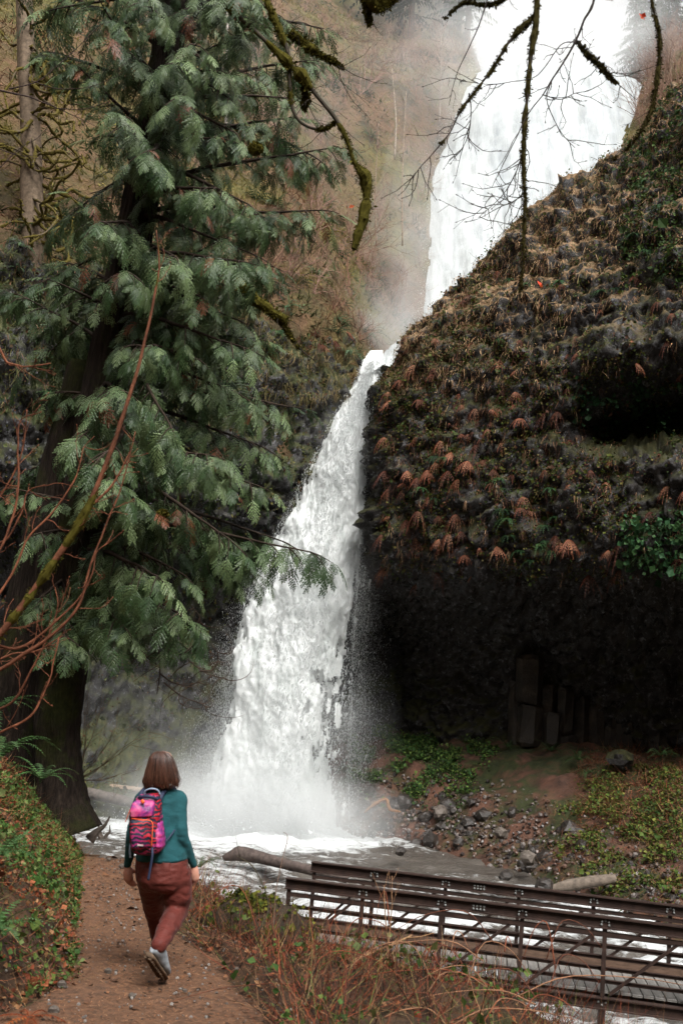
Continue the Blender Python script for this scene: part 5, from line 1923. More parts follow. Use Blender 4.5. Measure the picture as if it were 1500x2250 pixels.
rocks = []
for k in range(6):
    me = rock_mesh('boulder', 700 + k)
    me.materials.append(MAT['rock'])
    rocks.append(me)
MAT['palerock'] = mat_noise('pale_rock', [(0.3, (0.06, 0.048, 0.038)), (0.7, (0.16, 0.135, 0.115))], 3, rough=0.6, bump=0.5, bscale=9, bdist=0.04)
pale = rocks[1].copy()
pale.materials.clear()
pale.materials.append(MAT['palerock'])
bpx, bpy_, _ = proj(BANKG.reshape(-1, 3))
bpx, bpy_ = bpx.reshape(BANKG.shape[:2]), bpy_.reshape(BANKG.shape[:2])
BN = grid_normals(BANKG)
if BN[..., 2].mean() < 0:
    BN = -BN


def bank_pick(n, x0, x1, y0, y1, dens=None):
    ok = (bpx > x0) & (bpx < x1) & (bpy_ > y0) & (bpy_ < y1) & (BANKG[..., 2] > -3.9)
    if dens is not None:
        ok &= dens(bpx, bpy_) > vr.random(bpx.shape)
    I = np.argwhere(ok)
    I = I[vr.choice(len(I), min(n, len(I)), replace=False)]
    return BANKG[I[:, 0], I[:, 1]], BN[I[:, 0], I[:, 1]]


def size_word(s):
    return 'big' if s > 0.42 else ('middling' if s > 0.25 else 'small')


shore = lambda x: np.interp(x, [760, 950, 1150, 1350, 1500], [1812, 1835, 1895, 1965, 2010])
for p, n in zip(*bank_pick(120, 770, 1490, 1735, 2010, lambda x, y: np.clip(1.15 - np.abs(y - shore(x) + 35) / 75, 0, 1))):
    px, py, _ = proj(p)
    s = 0.10 + 0.36 * vr.random() ** 3
    near = 'beside the foot of the falls' if px < 900 else ('below the dirt slope' if px < 1150 else 'at the water beyond the footbridge')
    o = put(rocks, 'boulder', p + n * s * 0.02, vr.uniform(0, 6.28), s, 'wet dark %s rock %s, %s' % (size_word(s), near, 'in the water' if p[2] < -3.35 else ('at the waterline' if p[2] < -3.0 else 'up on the rubble')), 'rock', 'rocks along the shore')
    o.rotation_euler = tuple(vr.normal(0, 0.6, 2)) + (vr.uniform(0, 6),)
for (x, y, d, s, lab) in ((1160, 1885, 31.5, 0.34, 'pale tan boulder at the water edge beyond the bridge'), (1100, 1830, 34.5, 0.28, 'light grey rock standing in rubble below the dirt slope'), (965, 1785, 38.5, 0.42, 'rounded grey boulder at the left end of the rubble shore')):
    o = put([pale], 'boulder', P(x, y, d), vr.uniform(0, 6), s, lab, 'rock', None)
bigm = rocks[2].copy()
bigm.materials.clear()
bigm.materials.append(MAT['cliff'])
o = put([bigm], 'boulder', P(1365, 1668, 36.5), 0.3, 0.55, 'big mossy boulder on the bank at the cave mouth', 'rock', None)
for (x, y, d, s, lab) in ((1195, 1945, 28.5, 0.35, 'dark wet rock in the rapids near the drift log'), (880, 1870, 33, 0.22, 'dark rock breaking the stream surface'), (1110, 1925, 29.5, 0.25, 'small dark rock in the white rapids')):
    put(rocks, 'boulder', P(x, y, d), 1.0, s, lab, 'rock', None)
mb = MB()
rv = np.array([v.co for v in rock_mesh('g', 77, 1).vertices])
_g = rock_mesh('g2', 78, 1)
rf = np.array([list(pp_.vertices) for pp_ in _g.polygons])
rv = np.array([v.co for v in _g.vertices])
p, n = bank_pick(3200, 770, 1500, 1690, 2020, lambda x, y: np.clip(1.1 - np.abs(y - shore(x) + 50) / 110, 0, 1))
p = p + vr.normal(0, 0.05, p.shape)
scatter(rv, rf, rot_from(vr.normal(size=p.shape), vr.normal(size=p.shape)), p, 0.03 + 0.11 * vr.random(len(p)) ** 2.5, pick([(0.025, 0.018, 0.015), (0.05, 0.034, 0.026), (0.09, 0.05, 0.034), (0.13, 0.11, 0.10)], len(p)), mb)
MAT['gravel'] = mat_tinted('wet_gravel', 0.4, 0.5, 0, 0.3, 20)
tag(mb.build('shore_rubble', MAT['gravel'], None, False), 'wet rubble and stones along the shore', 'rubble', kind='stuff')

# columns and blocks of basalt at the back of the cave
MAT['column'] = mat_noise('cave_basalt', [(0.3, (0.006, 0.005, 0.004)), (0.55, (0.03, 0.022, 0.015)), (0.8, (0.085, 0.06, 0.043))], 1.6, rough=0.6, spec=0.4, bump=0.7, bscale=7, bdist=0.06)
cliff_o = bpy.data.objects['cliff']
cave = (CG[..., 2] > -0.6) & (CG[..., 2] < 4.0) & (CG0[:, ::-1, 2] < 4.3)
for (x0, x1, y0, y1, d) in [(1140, 1182, 1445, 1640, 41), (1180, 1215, 1500, 1630, 41.3), (1226, 1258, 1508, 1640, 40.8), (1262, 1294, 1530, 1640, 41), (1296, 1326, 1545, 1640, 40.6), (1328, 1356, 1600, 1648, 40.4), (1436, 1470, 1535, 1640, 39.5), (1468, 1510, 1510, 1600, 39.2), (1420, 1450, 1590, 1650, 39.3), (1120, 1150, 1500, 1640, 41.2), (1322, 1345, 1500, 1600, 41), (1395, 1425, 1520, 1640, 40), (1350, 1400, 1560, 1640, 40.5), (1200, 1230, 1570, 1645, 40.6)]:
    d = d + 0.25
    yy = y0
    while yy < y1 - 12:                                      # each column is broken into blocks
        hgt = min(vr.uniform(70, 150), y1 - yy)
        a, b = P(x0, yy + hgt, d), P(x1, yy, d)
        c = (a + b) / 2 + vr.normal(0, 0.06, 3)
        w, hh = abs(b[0] - a[0]) / 2, abs(b[2] - a[2]) / 2
        ns = 6
        an = np.arange(ns) * 2 * math.pi / ns + vr.uniform(0, 1)
        rr_ = vr.uniform(0.85, 1.15, ns)
        ring = np.stack([np.cos(an) * rr_ * w * 1.45, np.sin(an) * rr_ * w * 1.3, 0 * an], 1)
        V = np.concatenate([ring * 0.86 + [0, 0, -hh], ring + [0, 0, -hh * 0.82], ring * vr.uniform(0.95, 1.05) + [0, 0, hh * 0.8], ring * 0.84 + [0, 0, hh]]) + vr.normal(0, 0.035, (24, 3)) + c
        F = np.array([[i * ns + j, i * ns + (j + 1) % ns, (i + 1) * ns + (j + 1) % ns, (i + 1) * ns + j] for i in range(3) for j in range(ns)])
        T = np.array([[0, 2, 1], [0, 3, 2], [0, 4, 3], [0, 5, 4], [18, 19, 20], [18, 20, 21], [18, 21, 22], [18, 22, 23]])
        obj('basalt_block', V, [F, T], MAT['column'], cliff_o, False)
        yy += hgt

# green and rusty growth on the bank
mb = MB()
p, n = bank_pick(1500, 770, 1090, 1560, 1790, lambda x, y: np.clip(1.2 - ((x - 930) / 170) ** 2 - ((y - 1670) / 110) ** 2, 0, 1) * (vnoise(np.stack([x.ravel(), 1.6 * y.ravel(), 0 * x.ravel()], 1) / 38.0, 57).reshape(x.shape) > 0.42))
p, n = jit(p, n, 9, 0.10)
leaves(mb, p + n * 0.10, n, 0.085, [(0.024, 0.055, 0.016), (0.04, 0.08, 0.02), (0.08, 0.12, 0.028), (0.02, 0.03, 0.01)], None, 0.7)
p, n = bank_pick(1700, 1190, 1540, 1680, 2010, lambda x, y: np.clip(1.25 - ((x - 1420) / 190) ** 2 - ((y - 1830) / 170) ** 2, 0, 1) * (vnoise(np.stack([x.ravel(), 1.6 * y.ravel(), 0 * x.ravel()], 1) / 42.0, 55).reshape(x.shape) > 0.47))
p, n = jit(p, n, 9, 0.10)
leaves(mb, p + n * 0.10, n, 0.080, [(0.03, 0.055, 0.012), (0.06, 0.09, 0.018), (0.10, 0.105, 0.024), (0.06, 0.035, 0.014)], None, 0.7)
tag(mb.build('bank_moss', MAT['leaf'], None, False), 'green moss and small plants on the far bank', 'moss', kind='stuff')
mb = MB()
p, n = bank_pick(620, 1270, 1540, 1650, 1830)
p, n = jit(p, n, 9, 0.12)
blades(mb, p, n, 0.5, 0.018, [(0.18, 0.05, 0.025), (0.24, 0.09, 0.045), (0.12, 0.035, 0.02), (0.26, 0.15, 0.08)], 0.9, 0.5)
p, n = bank_pick(300, 1190, 1540, 1760, 2010)
p, n = jit(p, n, 6, 0.12)
blades(mb, p, n, 0.4, 0.014, [(0.18, 0.06, 0.03), (0.22, 0.13, 0.06)], 0.9, 0.5)
tag(mb.build('dead_bracken', MAT['dry'], None, False), 'rusty dead bracken on the far bank below the cave', 'bracken', kind='stuff')
for (x, y, d, s, lab) in ((1210, 1650, 40, 0.9, 'dark green fern at the foot of the cave columns'), (1115, 1640, 41, 0.7, 'small fern left of the dirt slope at the cave mouth'), (1270, 1670, 37.5, 1.0, 'spreading fern above the dirt slope'), (1290, 1700, 36.5, 0.8, 'fern among rusty bracken on the bank'), (1450, 1660, 35.5, 0.8, 'fern on the bank at the right edge under the cave'), (1440, 1790, 32, 0.8, 'pale green fern low on the mossy bank at right')):
    p = P(x, y, d)
    put(fern_up, 'sword_fern', p, vr.uniform(0, 6), s, lab, 'fern', 'ferns on the far bank')


def log(name, pts, rad, tint, label, cat='log', n=12, stubs=0, group=None):
    q = smooth_path(pts, 26)
    r = np.interp(np.linspace(0, 1, 26), np.linspace(0, 1, len(rad)), rad)
    root = thing(name, label, cat, q[0], group)
    V, F = tube(q, r, n)
    V = V + 0.12 * r.mean() * np.stack([fbm(V, 2.5 / r.mean() ** 0.5, 3, 800 + k) for k in range(3)], 1) * 2
    obj('log_trunk', V - q[0], F, MAT['bark'], root, True, np.asarray(tint))
    for k in range(stubs):
        i = vr.integers(4, 22)
        d = vr.normal(0, 1, 3) + [0, -0.3, 0.9]
        d /= np.linalg.norm(d)
        V, F = tube([q[i] - q[0], q[i] - q[0] + d * r[i] * 1.6, q[i] - q[0] + d * r[i] * 2.3], [r[i] * 0.35, r[i] * 0.28, r[i] * 0.15], 7)
        obj('branch_stub', V, F, MAT['bark'], root, True, np.asarray(tint) * 0.8)
    return root


log('drift_log', [P(492, 1886, 30.4), P(525, 1876, 30.3), P(570, 1884, 30), P(640, 1902, 29.2), P(700, 1916, 28.6), P(760, 1930, 28)], [0.08, 0.22, 0.17, 0.14, 0.13, 0.12], (0.085, 0.065, 0.057), 'long grey driftwood log lying in the white water behind the brush', 'log', 12, 0)
log('drift_log', [P(1195, 1955, 29.4), P(1240, 1947, 29.3), P(1300, 1937, 29.2), P(1352, 1930, 29.1)], [0.05, 0.15, 0.17, 0.12], (0.15, 0.12, 0.095), 'pale weathered log on the far shore behind the bridge rail', 'log', 12, 2)
log('drift_log', [P(170, 1738, 39), P(240, 1752, 38.6), P(330, 1775, 38), P(380, 1786, 37.8)], [0.22, 0.2, 0.17, 0.12], (0.10, 0.085, 0.075), 'dark log in the misty pool left of the woman', 'log', 10, 1)
log('drift_log', [P(240, 1728, 40.5), P(320, 1738, 40.2), P(400, 1752, 40)], [0.10, 0.12, 0.08], (0.24, 0.17, 0.12), 'pale broken log against the wall beyond the pool', 'log', 10, 1)
log('broken_root', [P(800, 1785, 38.9), P(822, 1768, 38.9), P(848, 1756, 38.9), P(856, 1778, 38.8), P(880, 1784, 38.8)], [0.03, 0.07, 0.05, 0.07, 0.03], (0.20, 0.105, 0.055), 'orange broken root at the foot of the falls', 'root', 8, 1)
sp = thing('broken_stump', 'splintered grey stump sticking up at the bend of the trail', 'stump', P(225, 1830, 14.6))
for (a, b, w) in (((208, 1832), (241, 1792), 0.075), ((234, 1836), (241, 1812), 0.035), ((220, 1834), (214, 1806), 0.05)):
    A, Bv = P(*a, 14.6) - np.array(sp.location), P(*b, 14.6) - np.array(sp.location)
    mid_ = (A + Bv) / 2 + np.array([0.02, 0, -0.02])
    V, F = tube(smooth_path([A - (Bv - A) * 0.3, A, mid_, Bv], 9), np.linspace(w, w * 0.15, 9), 7)
    V = V + 0.02 * np.stack([fbm(V, 9, 2, 820 + k) for k in range(3)], 1)
    obj('splinter', V, F, MAT['bark'], sp, False, np.array([0.11, 0.09, 0.075]))

# ------------------------------------------------------------------ near banks and path litter


def near_pts(n, fx0, fx1, y0, y1):
    y = vr.uniform(y0, y1, n)
    a, b = fx0(y), fx1(y)
    x = a + (b - a) * vr.random(n)
    p = np.stack([x, y, ground_z(x, y)], 1)
    e = 0.06
    gx_ = (ground_z(x + e, y) - p[:, 2]) / e
    gy_ = (ground_z(x, y + e) - p[:, 2]) / e
    nn = np.stack([-gx_, -gy_, np.ones(n)], 1)
    nn /= np.linalg.norm(nn, axis=1)[:, None]
    k = inframe(p, 420)
    return p[k], nn[k]


G1 = [(0.035, 0.085, 0.018), (0.06, 0.125, 0.03), (0.11, 0.17, 0.04), (0.14, 0.19, 0.07), (0.05, 0.055, 0.015)]
R1 = [(0.22, 0.06, 0.028), (0.29, 0.10, 0.045), (0.14, 0.05, 0.03), (0.33, 0.18, 0.09)]
mb = MB()
lo = lambda y: XL(y) - 3.4
hi = lambda y: XL(y) + 0.05
p, n = near_pts(38000, lo, hi, 3.5, 15.5)
leafy = vnoise(p / 0.7, 61) + 0.22 * smooth01(1.5, 0.3, XL(p[:, 1]) - p[:, 0]) - 0.12
k = leafy > 0.36
q = p[k] + n[k] * (0.02 + 0.08 * vr.random(k.sum()) ** 1.5)[:, None]
leaves(mb, q, n[k], 0.034, G1, [3, 4, 3, 1.2, 2], 0.7)
k = vr.random(len(p)) < 0.45
leaves(mb, p[k] + n[k] * 0.03, n[k], 0.032, R1, None, 0.8)
tag(mb.build('ground_cover', MAT['leaf'], None, False), 'small green and rusty leaves covering the bank left of the trail', 'ground cover', kind='stuff')
mb = MB()
p, n = near_pts(15000, lo, hi, 4, 15.5)
k = (vnoise(p / 0.8, 63) > 0.45)
blades(mb, p[k], n[k], 0.26, 0.006, R1 + [(0.13, 0.12, 0.04)], 0.9, 0.45)
p, n = near_pts(5200, lo, hi, 4, 15.5)
blades(mb, p, n, 0.16, 0.008, [(0.08, 0.11, 0.025), (0.13, 0.13, 0.04), (0.05, 0.075, 0.02)], 0.7, 0.2)
tag(mb.build('dead_stems', MAT['dry'], None, False), 'dry red stems and grass on the bank left of the trail', 'stems', kind='stuff')
for (x, y, d, s, lab) in ((15, 1780, 7.2, 0.5, 'sword fern on the left bank hanging towards the trail'), (0, 1930, 6.2, 0.42, 'dark sword fern low on the left bank near the frame edge'), (10, 1590, 9.8, 0.7, 'sword fern beside the cedar trunks at the top of the bank'), (100, 1655, 12.4, 0.55, 'small fern at the foot of the cedar trunk'), (-10, 1500, 10.5, 0.7, 'fern high on the bank by the left frame edge')):
    xy = P(x, y, d)
    z = float(ground_z(np.array([xy[0]]), np.array([xy[1]]))[0])
    put(fern_up, 'sword_fern', (xy[0], xy[1], max(z, xy[2] - 0.3)), vr.uniform(0, 6), s, lab, 'fern', 'ferns on the left bank')
xy = P(438, 1905, 11.5)
put(fern_up, 'sword_fern', (xy[0], xy[1], xy[2]), 1.0, 0.38, 'small fern at the brink right of her hand', 'fern', None)
dead_fr = [fern_mesh('dead_fern', 7, 0.55, 0.35, 0.6, 0.09, 12, [(0.26, 0.09, 0.03), (0.20, 0.06, 0.025)]) for _ in range(2)]
for (x, y, d, s, lab) in ((85, 2060, 6.1, 0.5, 'orange dead fern frond on the left bank by the trail'), (485, 1945, 9.6, 0.9, 'rusty dead fern collapsed beside the trail behind the woman'), (520, 2010, 8.9, 0.8, 'rusty dead fern slumped on the right edge of the trail'), (700, 2120, 8.2, 0.8, 'dead rust fern in the brush below the tan cane')):
    xy = P(x, y, d)
    put(dead_fr, 'dead_fern', (xy[0], xy[1], float(ground_z(np.array([xy[0]]), np.array([xy[1]]))[0]) + 0.05), vr.uniform(0, 6), s, lab, 'fern', 'dead ferns by the trail')

# right bank: tangle of dead stems, leaves, grass
mb = MB()
lo2, hi2 = (lambda y: XR(y) + 0.05), (lambda y: XR(y) + 5.5)
rlim = lambda p: (p[:, 1] < YC(p[:, 0]) + 0.7)
p, n = near_pts(34000, lo2, hi2, 4.6, 14)
p, n = p[rlim(p)], n[rlim(p)]
k = vnoise(p / 0.6, 65) > 0.34
SW = np.array([1.0, 0.2, 0])
blades(mb, p[k], n[k], 0.40, 0.0060, [(0.15, 0.035, 0.017), (0.22, 0.06, 0.026), (0.06, 0.025, 0.015), (0.24, 0.13, 0.065), (0.02, 0.013, 0.009), (0.02, 0.013, 0.009)], 0.75, 0.1)
p, n = near_pts(1900, lo2, hi2, 4.6, 14)
p, n = p[rlim(p)], n[rlim(p)]
blades(mb, p, n, 0.34, 0.007, [(0.14, 0.15, 0.04), (0.20, 0.17, 0.06), (0.09, 0.12, 0.03), (0.26, 0.20, 0.10)], 0.5, 0.0)
tag(mb.build('dead_brush', MAT['dry'], None, False), 'tangle of red dead stems and grass right of the trail', 'brush', kind='stuff')
mb = MB()
p, n = near_pts(9000, lo2, hi2, 4.6, 14)
p, n = p[rlim(p)], n[rlim(p)]
k = vnoise(p / 0.5, 67) > 0.50
leaves(mb, p[k] + n[k] * (0.03 + 0.18 * vr.random(k.sum()))[:, None], n[k], 0.036, G1, [3, 4, 3, 1, 2], 0.8)
k = vr.random(len(p)) < 0.30
leaves(mb, p[k] + n[k] * 0.03, n[k], 0.032, R1, None, 0.8)
tag(mb.build('ground_cover', MAT['leaf'], None, False), 'green and rusty leaves among the brush right of the trail', 'ground cover', kind='stuff')


def stem_tube(mb, pts, r0, r1, tint, n=5, k=12):
    q = smooth_path(pts, k)
    V, F = tube(q, np.linspace(r0, r1, k), n)
    mb.add(V, F, tint)
    return q


MAT['cane'] = MAT['bark']
for (pts, r, c, lab) in (([(690, 2195), (730, 2140), (790, 2105), (850, 2080), (905, 2055)], 0.015, (0.36, 0.21, 0.11), 'thick tan cane leaning over the red brush'),
                         ([(600, 2050), (606, 1960), (620, 1890), (632, 1840), (622, 1828)], 0.004, (0.16, 0.10, 0.07), 'thin upright stem in front of the log'),
                         ([(850, 2140), (852, 2080), (846, 2010), (843, 1945)], 0.006, (0.27, 0.15, 0.08), 'tan stalk standing before the bridge rail'),
                         ([(852, 2080), (860, 2000), (861, 1925)], 0.005, (0.27, 0.15, 0.08), 'second tan stalk standing before the bridge rail'),
                         ([(960, 2160), (970, 2110), (975, 2070)], 0.006, (0.33, 0.24, 0.14), 'pale broken stalk in front of a bridge post'),
                         ([(880, 2190), (870, 2130), (862, 2090)], 0.005, (0.35, 0.22, 0.13), 'pale stalk low in the brush before the bridge'),
                         ([(560, 2060), (590, 1990), (560, 1910), (520, 1880)], 0.007, (0.06, 0.05, 0.03), 'dark bent stem over the mossy stump')):
    o0 = P(*pts[0], 7.8)
    root = thing('dry_cane', lab, 'stem', o0)
    mb = MB()
    q = stem_tube(mb, [P(x, y, 7.8 + 0.06 * i) - o0 for i, (x, y) in enumerate(pts)], r, r * 0.45, c, 7, 16)
    mb.build('stem', MAT['bark'], root)
    mb = MB()
    for k in range(4):
        i = vr.integers(5, 15)
        d = (q[i] - q[i - 1]) / np.linalg.norm(q[i] - q[i - 1]) + vr.normal(0, 0.6, 3)
        V, F = tube([q[i], q[i] + d * 0.06, q[i] + d * 0.12 + [0, 0, 0.02]], [r * 0.4, r * 0.3, r * 0.15], 4)
        mb.add(V, F, c)
    tag(mb.build('twig', MAT['bark'], root), kind='stuff')
# bramble: long arching dead canes through the brush
dead_cane = np.random.default_rng(21)
for k in range(34):
    x0, y0 = dead_cane.uniform(560, 1230), dead_cane.uniform(2030, 2260)
    if y0 < 1930 + 0.27 * (x0 - 560):
        continue
    d = np.interp(y0, [2030, 2260], [8.6, 6.4])
    a = dead_cane.normal(0, 130)
    h = dead_cane.uniform(30, 110)
    o0 = P(x0, y0, d)
    mb = MB()
    stem_tube(mb, [np.zeros(3), P(x0 + a * 0.4, y0 - h, d + 0.1) - o0, P(x0 + a, y0 - h * 0.9, d + 0.1) - o0, P(x0 + a * 1.5, y0 - h * 0.3, d) - o0], 0.0055, 0.002, np.array([(0.20, 0.06, 0.03), (0.27, 0.14, 0.08), (0.13, 0.05, 0.03)][k % 3]), 4, 12)
    o = mb.build('bramble_cane', MAT['bark'])
    o.location = o0
    tag(o, 'thin arching %s bramble cane in the brush %s' % (('red', 'tan', 'dark red')[k % 3], 'beside the trail' if x0 < 760 else ('before the bridge' if x0 < 1000 else 'at the lower right')), 'bramble', 'bramble canes right of the trail')

# mossy stump beside the trail
st_ = thing('mossy_stump', 'low dark mossy stump with dead ferns right of the trail', 'stump', P(570, 2010, 9.0))
o0 = np.array(st_.location)
V, F = ring_loft([(P(570, 2050, 9.0) - o0, X1 * 0.48, Y1 * 0.4), (P(566, 2020, 9.0) - o0, X1 * 0.40, Y1 * 0.3), (P(560, 1995, 9.0) - o0, X1 * 0.30, Y1 * 0.22), (P(556, 1980, 9.0) - o0, X1 * 0.17, Y1 * 0.15), (P(560, 1974, 9.0) - o0, X1 * 0.08, Y1 * 0.08)], 26)
V = V + 0.12 * np.stack([fbm(V, 5, 4, 840 + k) for k in range(3)], 1)
obj('stump_wood', V, F, MAT['bark'], st_, True, np.array([0.03, 0.022, 0.014]))
mb = MB()
idx = vr.integers(0, len(V) - 2, 1500)
nv_ = V[idx] * np.array([1, 1, 0.3])
nv_ /= np.linalg.norm(nv_, axis=1)[:, None] + 1e-6
leaves(mb, V[idx] + vr.normal(0, 0.03, (1500, 3)), nv_ + [0, 0, 0.5], 0.03, [(0.07, 0.08, 0.012), (0.04, 0.055, 0.012), (0.11, 0.11, 0.02)], None, 0.8)
blades(mb, V[idx[:500]], nv_[:500], 0.3, 0.005, [(0.10, 0.055, 0.03), (0.18, 0.08, 0.04)], 0.5, 1.2)
mb.build('moss', MAT['moss'], st_, False)

# litter on the path
mb = MB()
p, n = near_pts(16000, lambda y: XL(y) - 0.1, lambda y: XR(y) + 0.2, 3.6, 15)
p[:, 2] += 0.028
nd = np.array([[-0.5, 0, 0], [0.5, 0, 0], [0.1, 1, 0.02], [-0.1, 1, 0.02]])
m = len(p)
fr = rot_from(n + vr.normal(0, 0.15, n.shape), vr.normal(size=(m, 3)))
scatter(nd, np.array([[0, 1, 2, 3]]), fr, p, np.stack([np.full(m, 0.005), 0.03 * vr.uniform(0.5, 1.6, m), np.full(m, 0.02)], 1), pick([(0.30, 0.14, 0.07), (0.36, 0.19, 0.10), (0.20, 0.09, 0.05), (0.10, 0.06, 0.04)], m), mb)
p, n = near_pts(700, lambda y: XL(y) - 0.1, lambda y: XR(y) + 0.2, 3.6, 15)
p[:, 2] += 0.03
leaves(mb, p, n, 0.032, [(0.10, 0.05, 0.03), (0.05, 0.03, 0.02), (0.22, 0.10, 0.05), (0.03, 0.02, 0.015)], None, 0.25)
tag(mb.build('needle_litter', MAT['dry'], None, False), 'orange cedar needles scattered on the trail', 'needles', kind='stuff')
mb = MB()
p, n = near_pts(1700, lambda y: XL(y) - 0.15, lambda y: XR(y) + 0.25, 3.6, 15)
p[:, 2] += 0.024
scatter(rv, rf, rot_from(vr.normal(size=p.shape), vr.normal(size=p.shape)), p, 0.005 + 0.014 * vr.random(len(p)) ** 3, pick([(0.10, 0.085, 0.075), (0.16, 0.14, 0.125), (0.06, 0.045, 0.035), (0.22, 0.2, 0.18)], len(p)), mb)
tag(mb.build('path_gravel', MAT['gravel'], None, False), 'small grey stones in the dirt of the trail', 'gravel', kind='stuff')
for (x, y, s, lab) in ((237, 2135, 0.032, 'pale stone on the trail left of the woman'), (135, 2165, 0.035, 'light stone at the foot of the left bank'), (117, 2222, 0.04, 'white stone at the lower left of the trail'), (290, 2190, 0.03, 'small pale stone in the trail near the bottom'), (285, 1915, 0.06, 'flat grey stone at the trail edge by her left hand'), (268, 1905, 0.05, 'grey stone beyond the flat stone at the trail edge'), (240, 1890, 0.04, 'small grey stone where the bank meets the trail'), (405, 2178, 0.02, 'tiny pale stone right of the woman'), (520, 2130, 0.02, 'tiny grey stone near the right edge of the trail'), (262, 1845, 0.10, 'grey rock at the far end of the trail'), (285, 1838, 0.08, 'brown rock at the brink where the trail ends'), (230, 1850, 0.09, 'dark rock under the broken stump')):
    v_ = _F + _R * ((x - 750) / FPX) + _U * ((1125 - y) / FPX)
    t = np.linspace(4, 16, 600)
    pts = CAM + v_[None] * t[:, None]
    i = int(np.argmax(pts[:, 2] < ground_z(pts[:, 0], pts[:, 1]) + 0.03))
    if i == 0:
        i = int(np.argmin(np.abs(pts[:, 1] - 14.2)))
        pts[i, 2] = ground_z(pts[i:i + 1, 0], pts[i:i + 1, 1])[0]
    put([pale], 'stone', pts[i] + [0, 0, 0.2 * s], vr.uniform(0, 6), s, lab, 'stone', None)
# ------------------------------------------------------------------ branches and farther trees


def mossy(mbw, mbm, pts, r_wood, r_moss, wood, moss_c, fuzz=500, k=60, fuzz_size=0.02, seed=0):
    """branch with a sleeve of moss where r_moss > r_wood, plus fuzz"""
    q = smooth_path(pts, k)
    t = np.linspace(0, 1, k)
    rw = np.interp(t, np.linspace(0, 1, len(r_wood)), r_wood)
    kn = 1 + 0.30 * fbm(q, 0.5 / max(rw.max(), 0.01), 3, 960 + seed)
    V, F = tube(q + 0.35 * rw.max() * np.stack([fbm(q, 0.12 / max(rw.max(), 0.005), 2, 970 + seed + a_) for a_ in range(3)], 1), rw * kn, 8)
    mbw.add(V, F, np.asarray(wood) * (0.6 + 0.8 * vnoise(V * 40, seed))[:, None])
    if r_moss is None:
        return q
    rm = np.interp(t, np.linspace(0, 1, len(r_moss)), r_moss)
    rm = rm * (1 + 0.8 * fbm(q, 0.9 / max(rm.max() * 2, 0.03), 3, 900 + seed))
    on = rm > rw * 1.08
    rm = np.where(on, rm, rw * 0.7)
    V, F = tube(q - np.array([0, 0, 1.0]) * (rm * 0.15)[:, None], rm, 10)
    c = np.concatenate([np.repeat(q, 10, axis=0), q[:1], q[-1:]])
    V = V + (V - c) * (0.8 * fbm(V, 0.6 / max(rm.max(), 0.02), 3, 930 + seed))[:, None]
    mbm.add(V, F, np.asarray(moss_c))
    i = vr.integers(0, k - 1, fuzz)
    i = i[on[i]]
    m = len(i)
    d = vr.normal(size=(m, 3))
    d /= np.linalg.norm(d, axis=1)[:, None]
    f = vr.random(m)[:, None]
    d = d - np.array([0, 0, 0.5])
    d /= np.linalg.norm(d, axis=1)[:, None]
    pos = q[i] * (1 - f) + q[i + 1] * f + d * rm[i][:, None] * vr.uniform(0.6, 1.25, (m, 1))
    fr = rot_from(np.cross(d, vr.normal(size=(m, 3))), vr.normal(size=(m, 3)))
    fr = np.stack([np.cross(d, fr[:, 2]), d, fr[:, 2]], 1)
    s = fuzz_size * vr.lognormal(0, 0.4, m)
    scatter(LEAFLET[0], LEAFLET[1], fr, pos, np.stack([s * 0.5, s, s], 1), pick([moss_c, np.asarray(moss_c) * 1.5, np.asarray(moss_c) * 0.6], m), mbm)
    return q


def twiglets(mb, q, n, L, r, tint, nodes=True, down=0.3):
    for k in range(n):
        i = vr.integers(1, len(q) - 1)
        t = q[i + 1] - q[i - 1]
        t /= np.linalg.norm(t)
        d = t + vr.normal(0, 0.75, 3) * [1, 0.5, 1] - [0, 0, down]
        d /= np.linalg.norm(d)
        ln = L * vr.uniform(0.3, 1.2)
        pts = [q[i]]
        for s in range(5):
            d = d + vr.normal(0, 0.22, 3) + [0, 0, 0.05]
            d /= np.linalg.norm(d)
            pts.append(pts[-1] + d * ln / 5)
        rr_ = np.linspace(r, r * 0.4, 6)
        V, F = tube(np.array(pts), rr_, 4)
        mb.add(V, F, tint)
        if nodes:
            V, F = tube([pts[-1], pts[-1] + d * r * 3, pts[-1] + d * r * 6], [r * 0.5, r * 1.1, r * 0.2], 4)
            mb.add(V, F, np.asarray(tint) * 1.2)
            for s in (2, 3, 4):
                dd = d + vr.normal(0, 0.8, 3)
                V, F = tube([pts[s], pts[s] + dd * ln * 0.12], [r * 0.5, r * 0.3], 3)
                mb.add(V, F, tint)


DARKW = (0.035, 0.026, 0.022)
MOSSG = (0.05, 0.042, 0.013)


def branch_thing(name, label, cat, lines, d, tw=6, twl=0.35, twr=0.004, wood=DARKW, slope=0.0, fz=0.012):
    """lines: list of (photo points, wood radii, moss radii or None)"""
    o0 = P(*lines[0][0][0], d)
    root = thing(name, label, cat, o0)
    w, mo, tg_ = MB(), MB(), MB()
    has = False
    for li, (pts, rw, rm) in enumerate(lines):
        q = mossy(w, mo, [P(x, y, d + slope * i + 0.05 * li) - o0 for i, (x, y) in enumerate(pts)], rw, rm, np.asarray(wood) * vr.uniform(0.8, 1.2), MOSSG, int(4500 if rm is not None else 0), 50, fz, li + len(label))
        has = has or rm is not None
        twiglets(tg_, q, tw, twl, twr, wood)
    w.build('branch', MAT['bark'], root)
    if has:
        mo.build('moss', MAT['moss'], root, False)
    tag(tg_.build('twigs', MAT['bark'], root), kind='stuff')
    return root


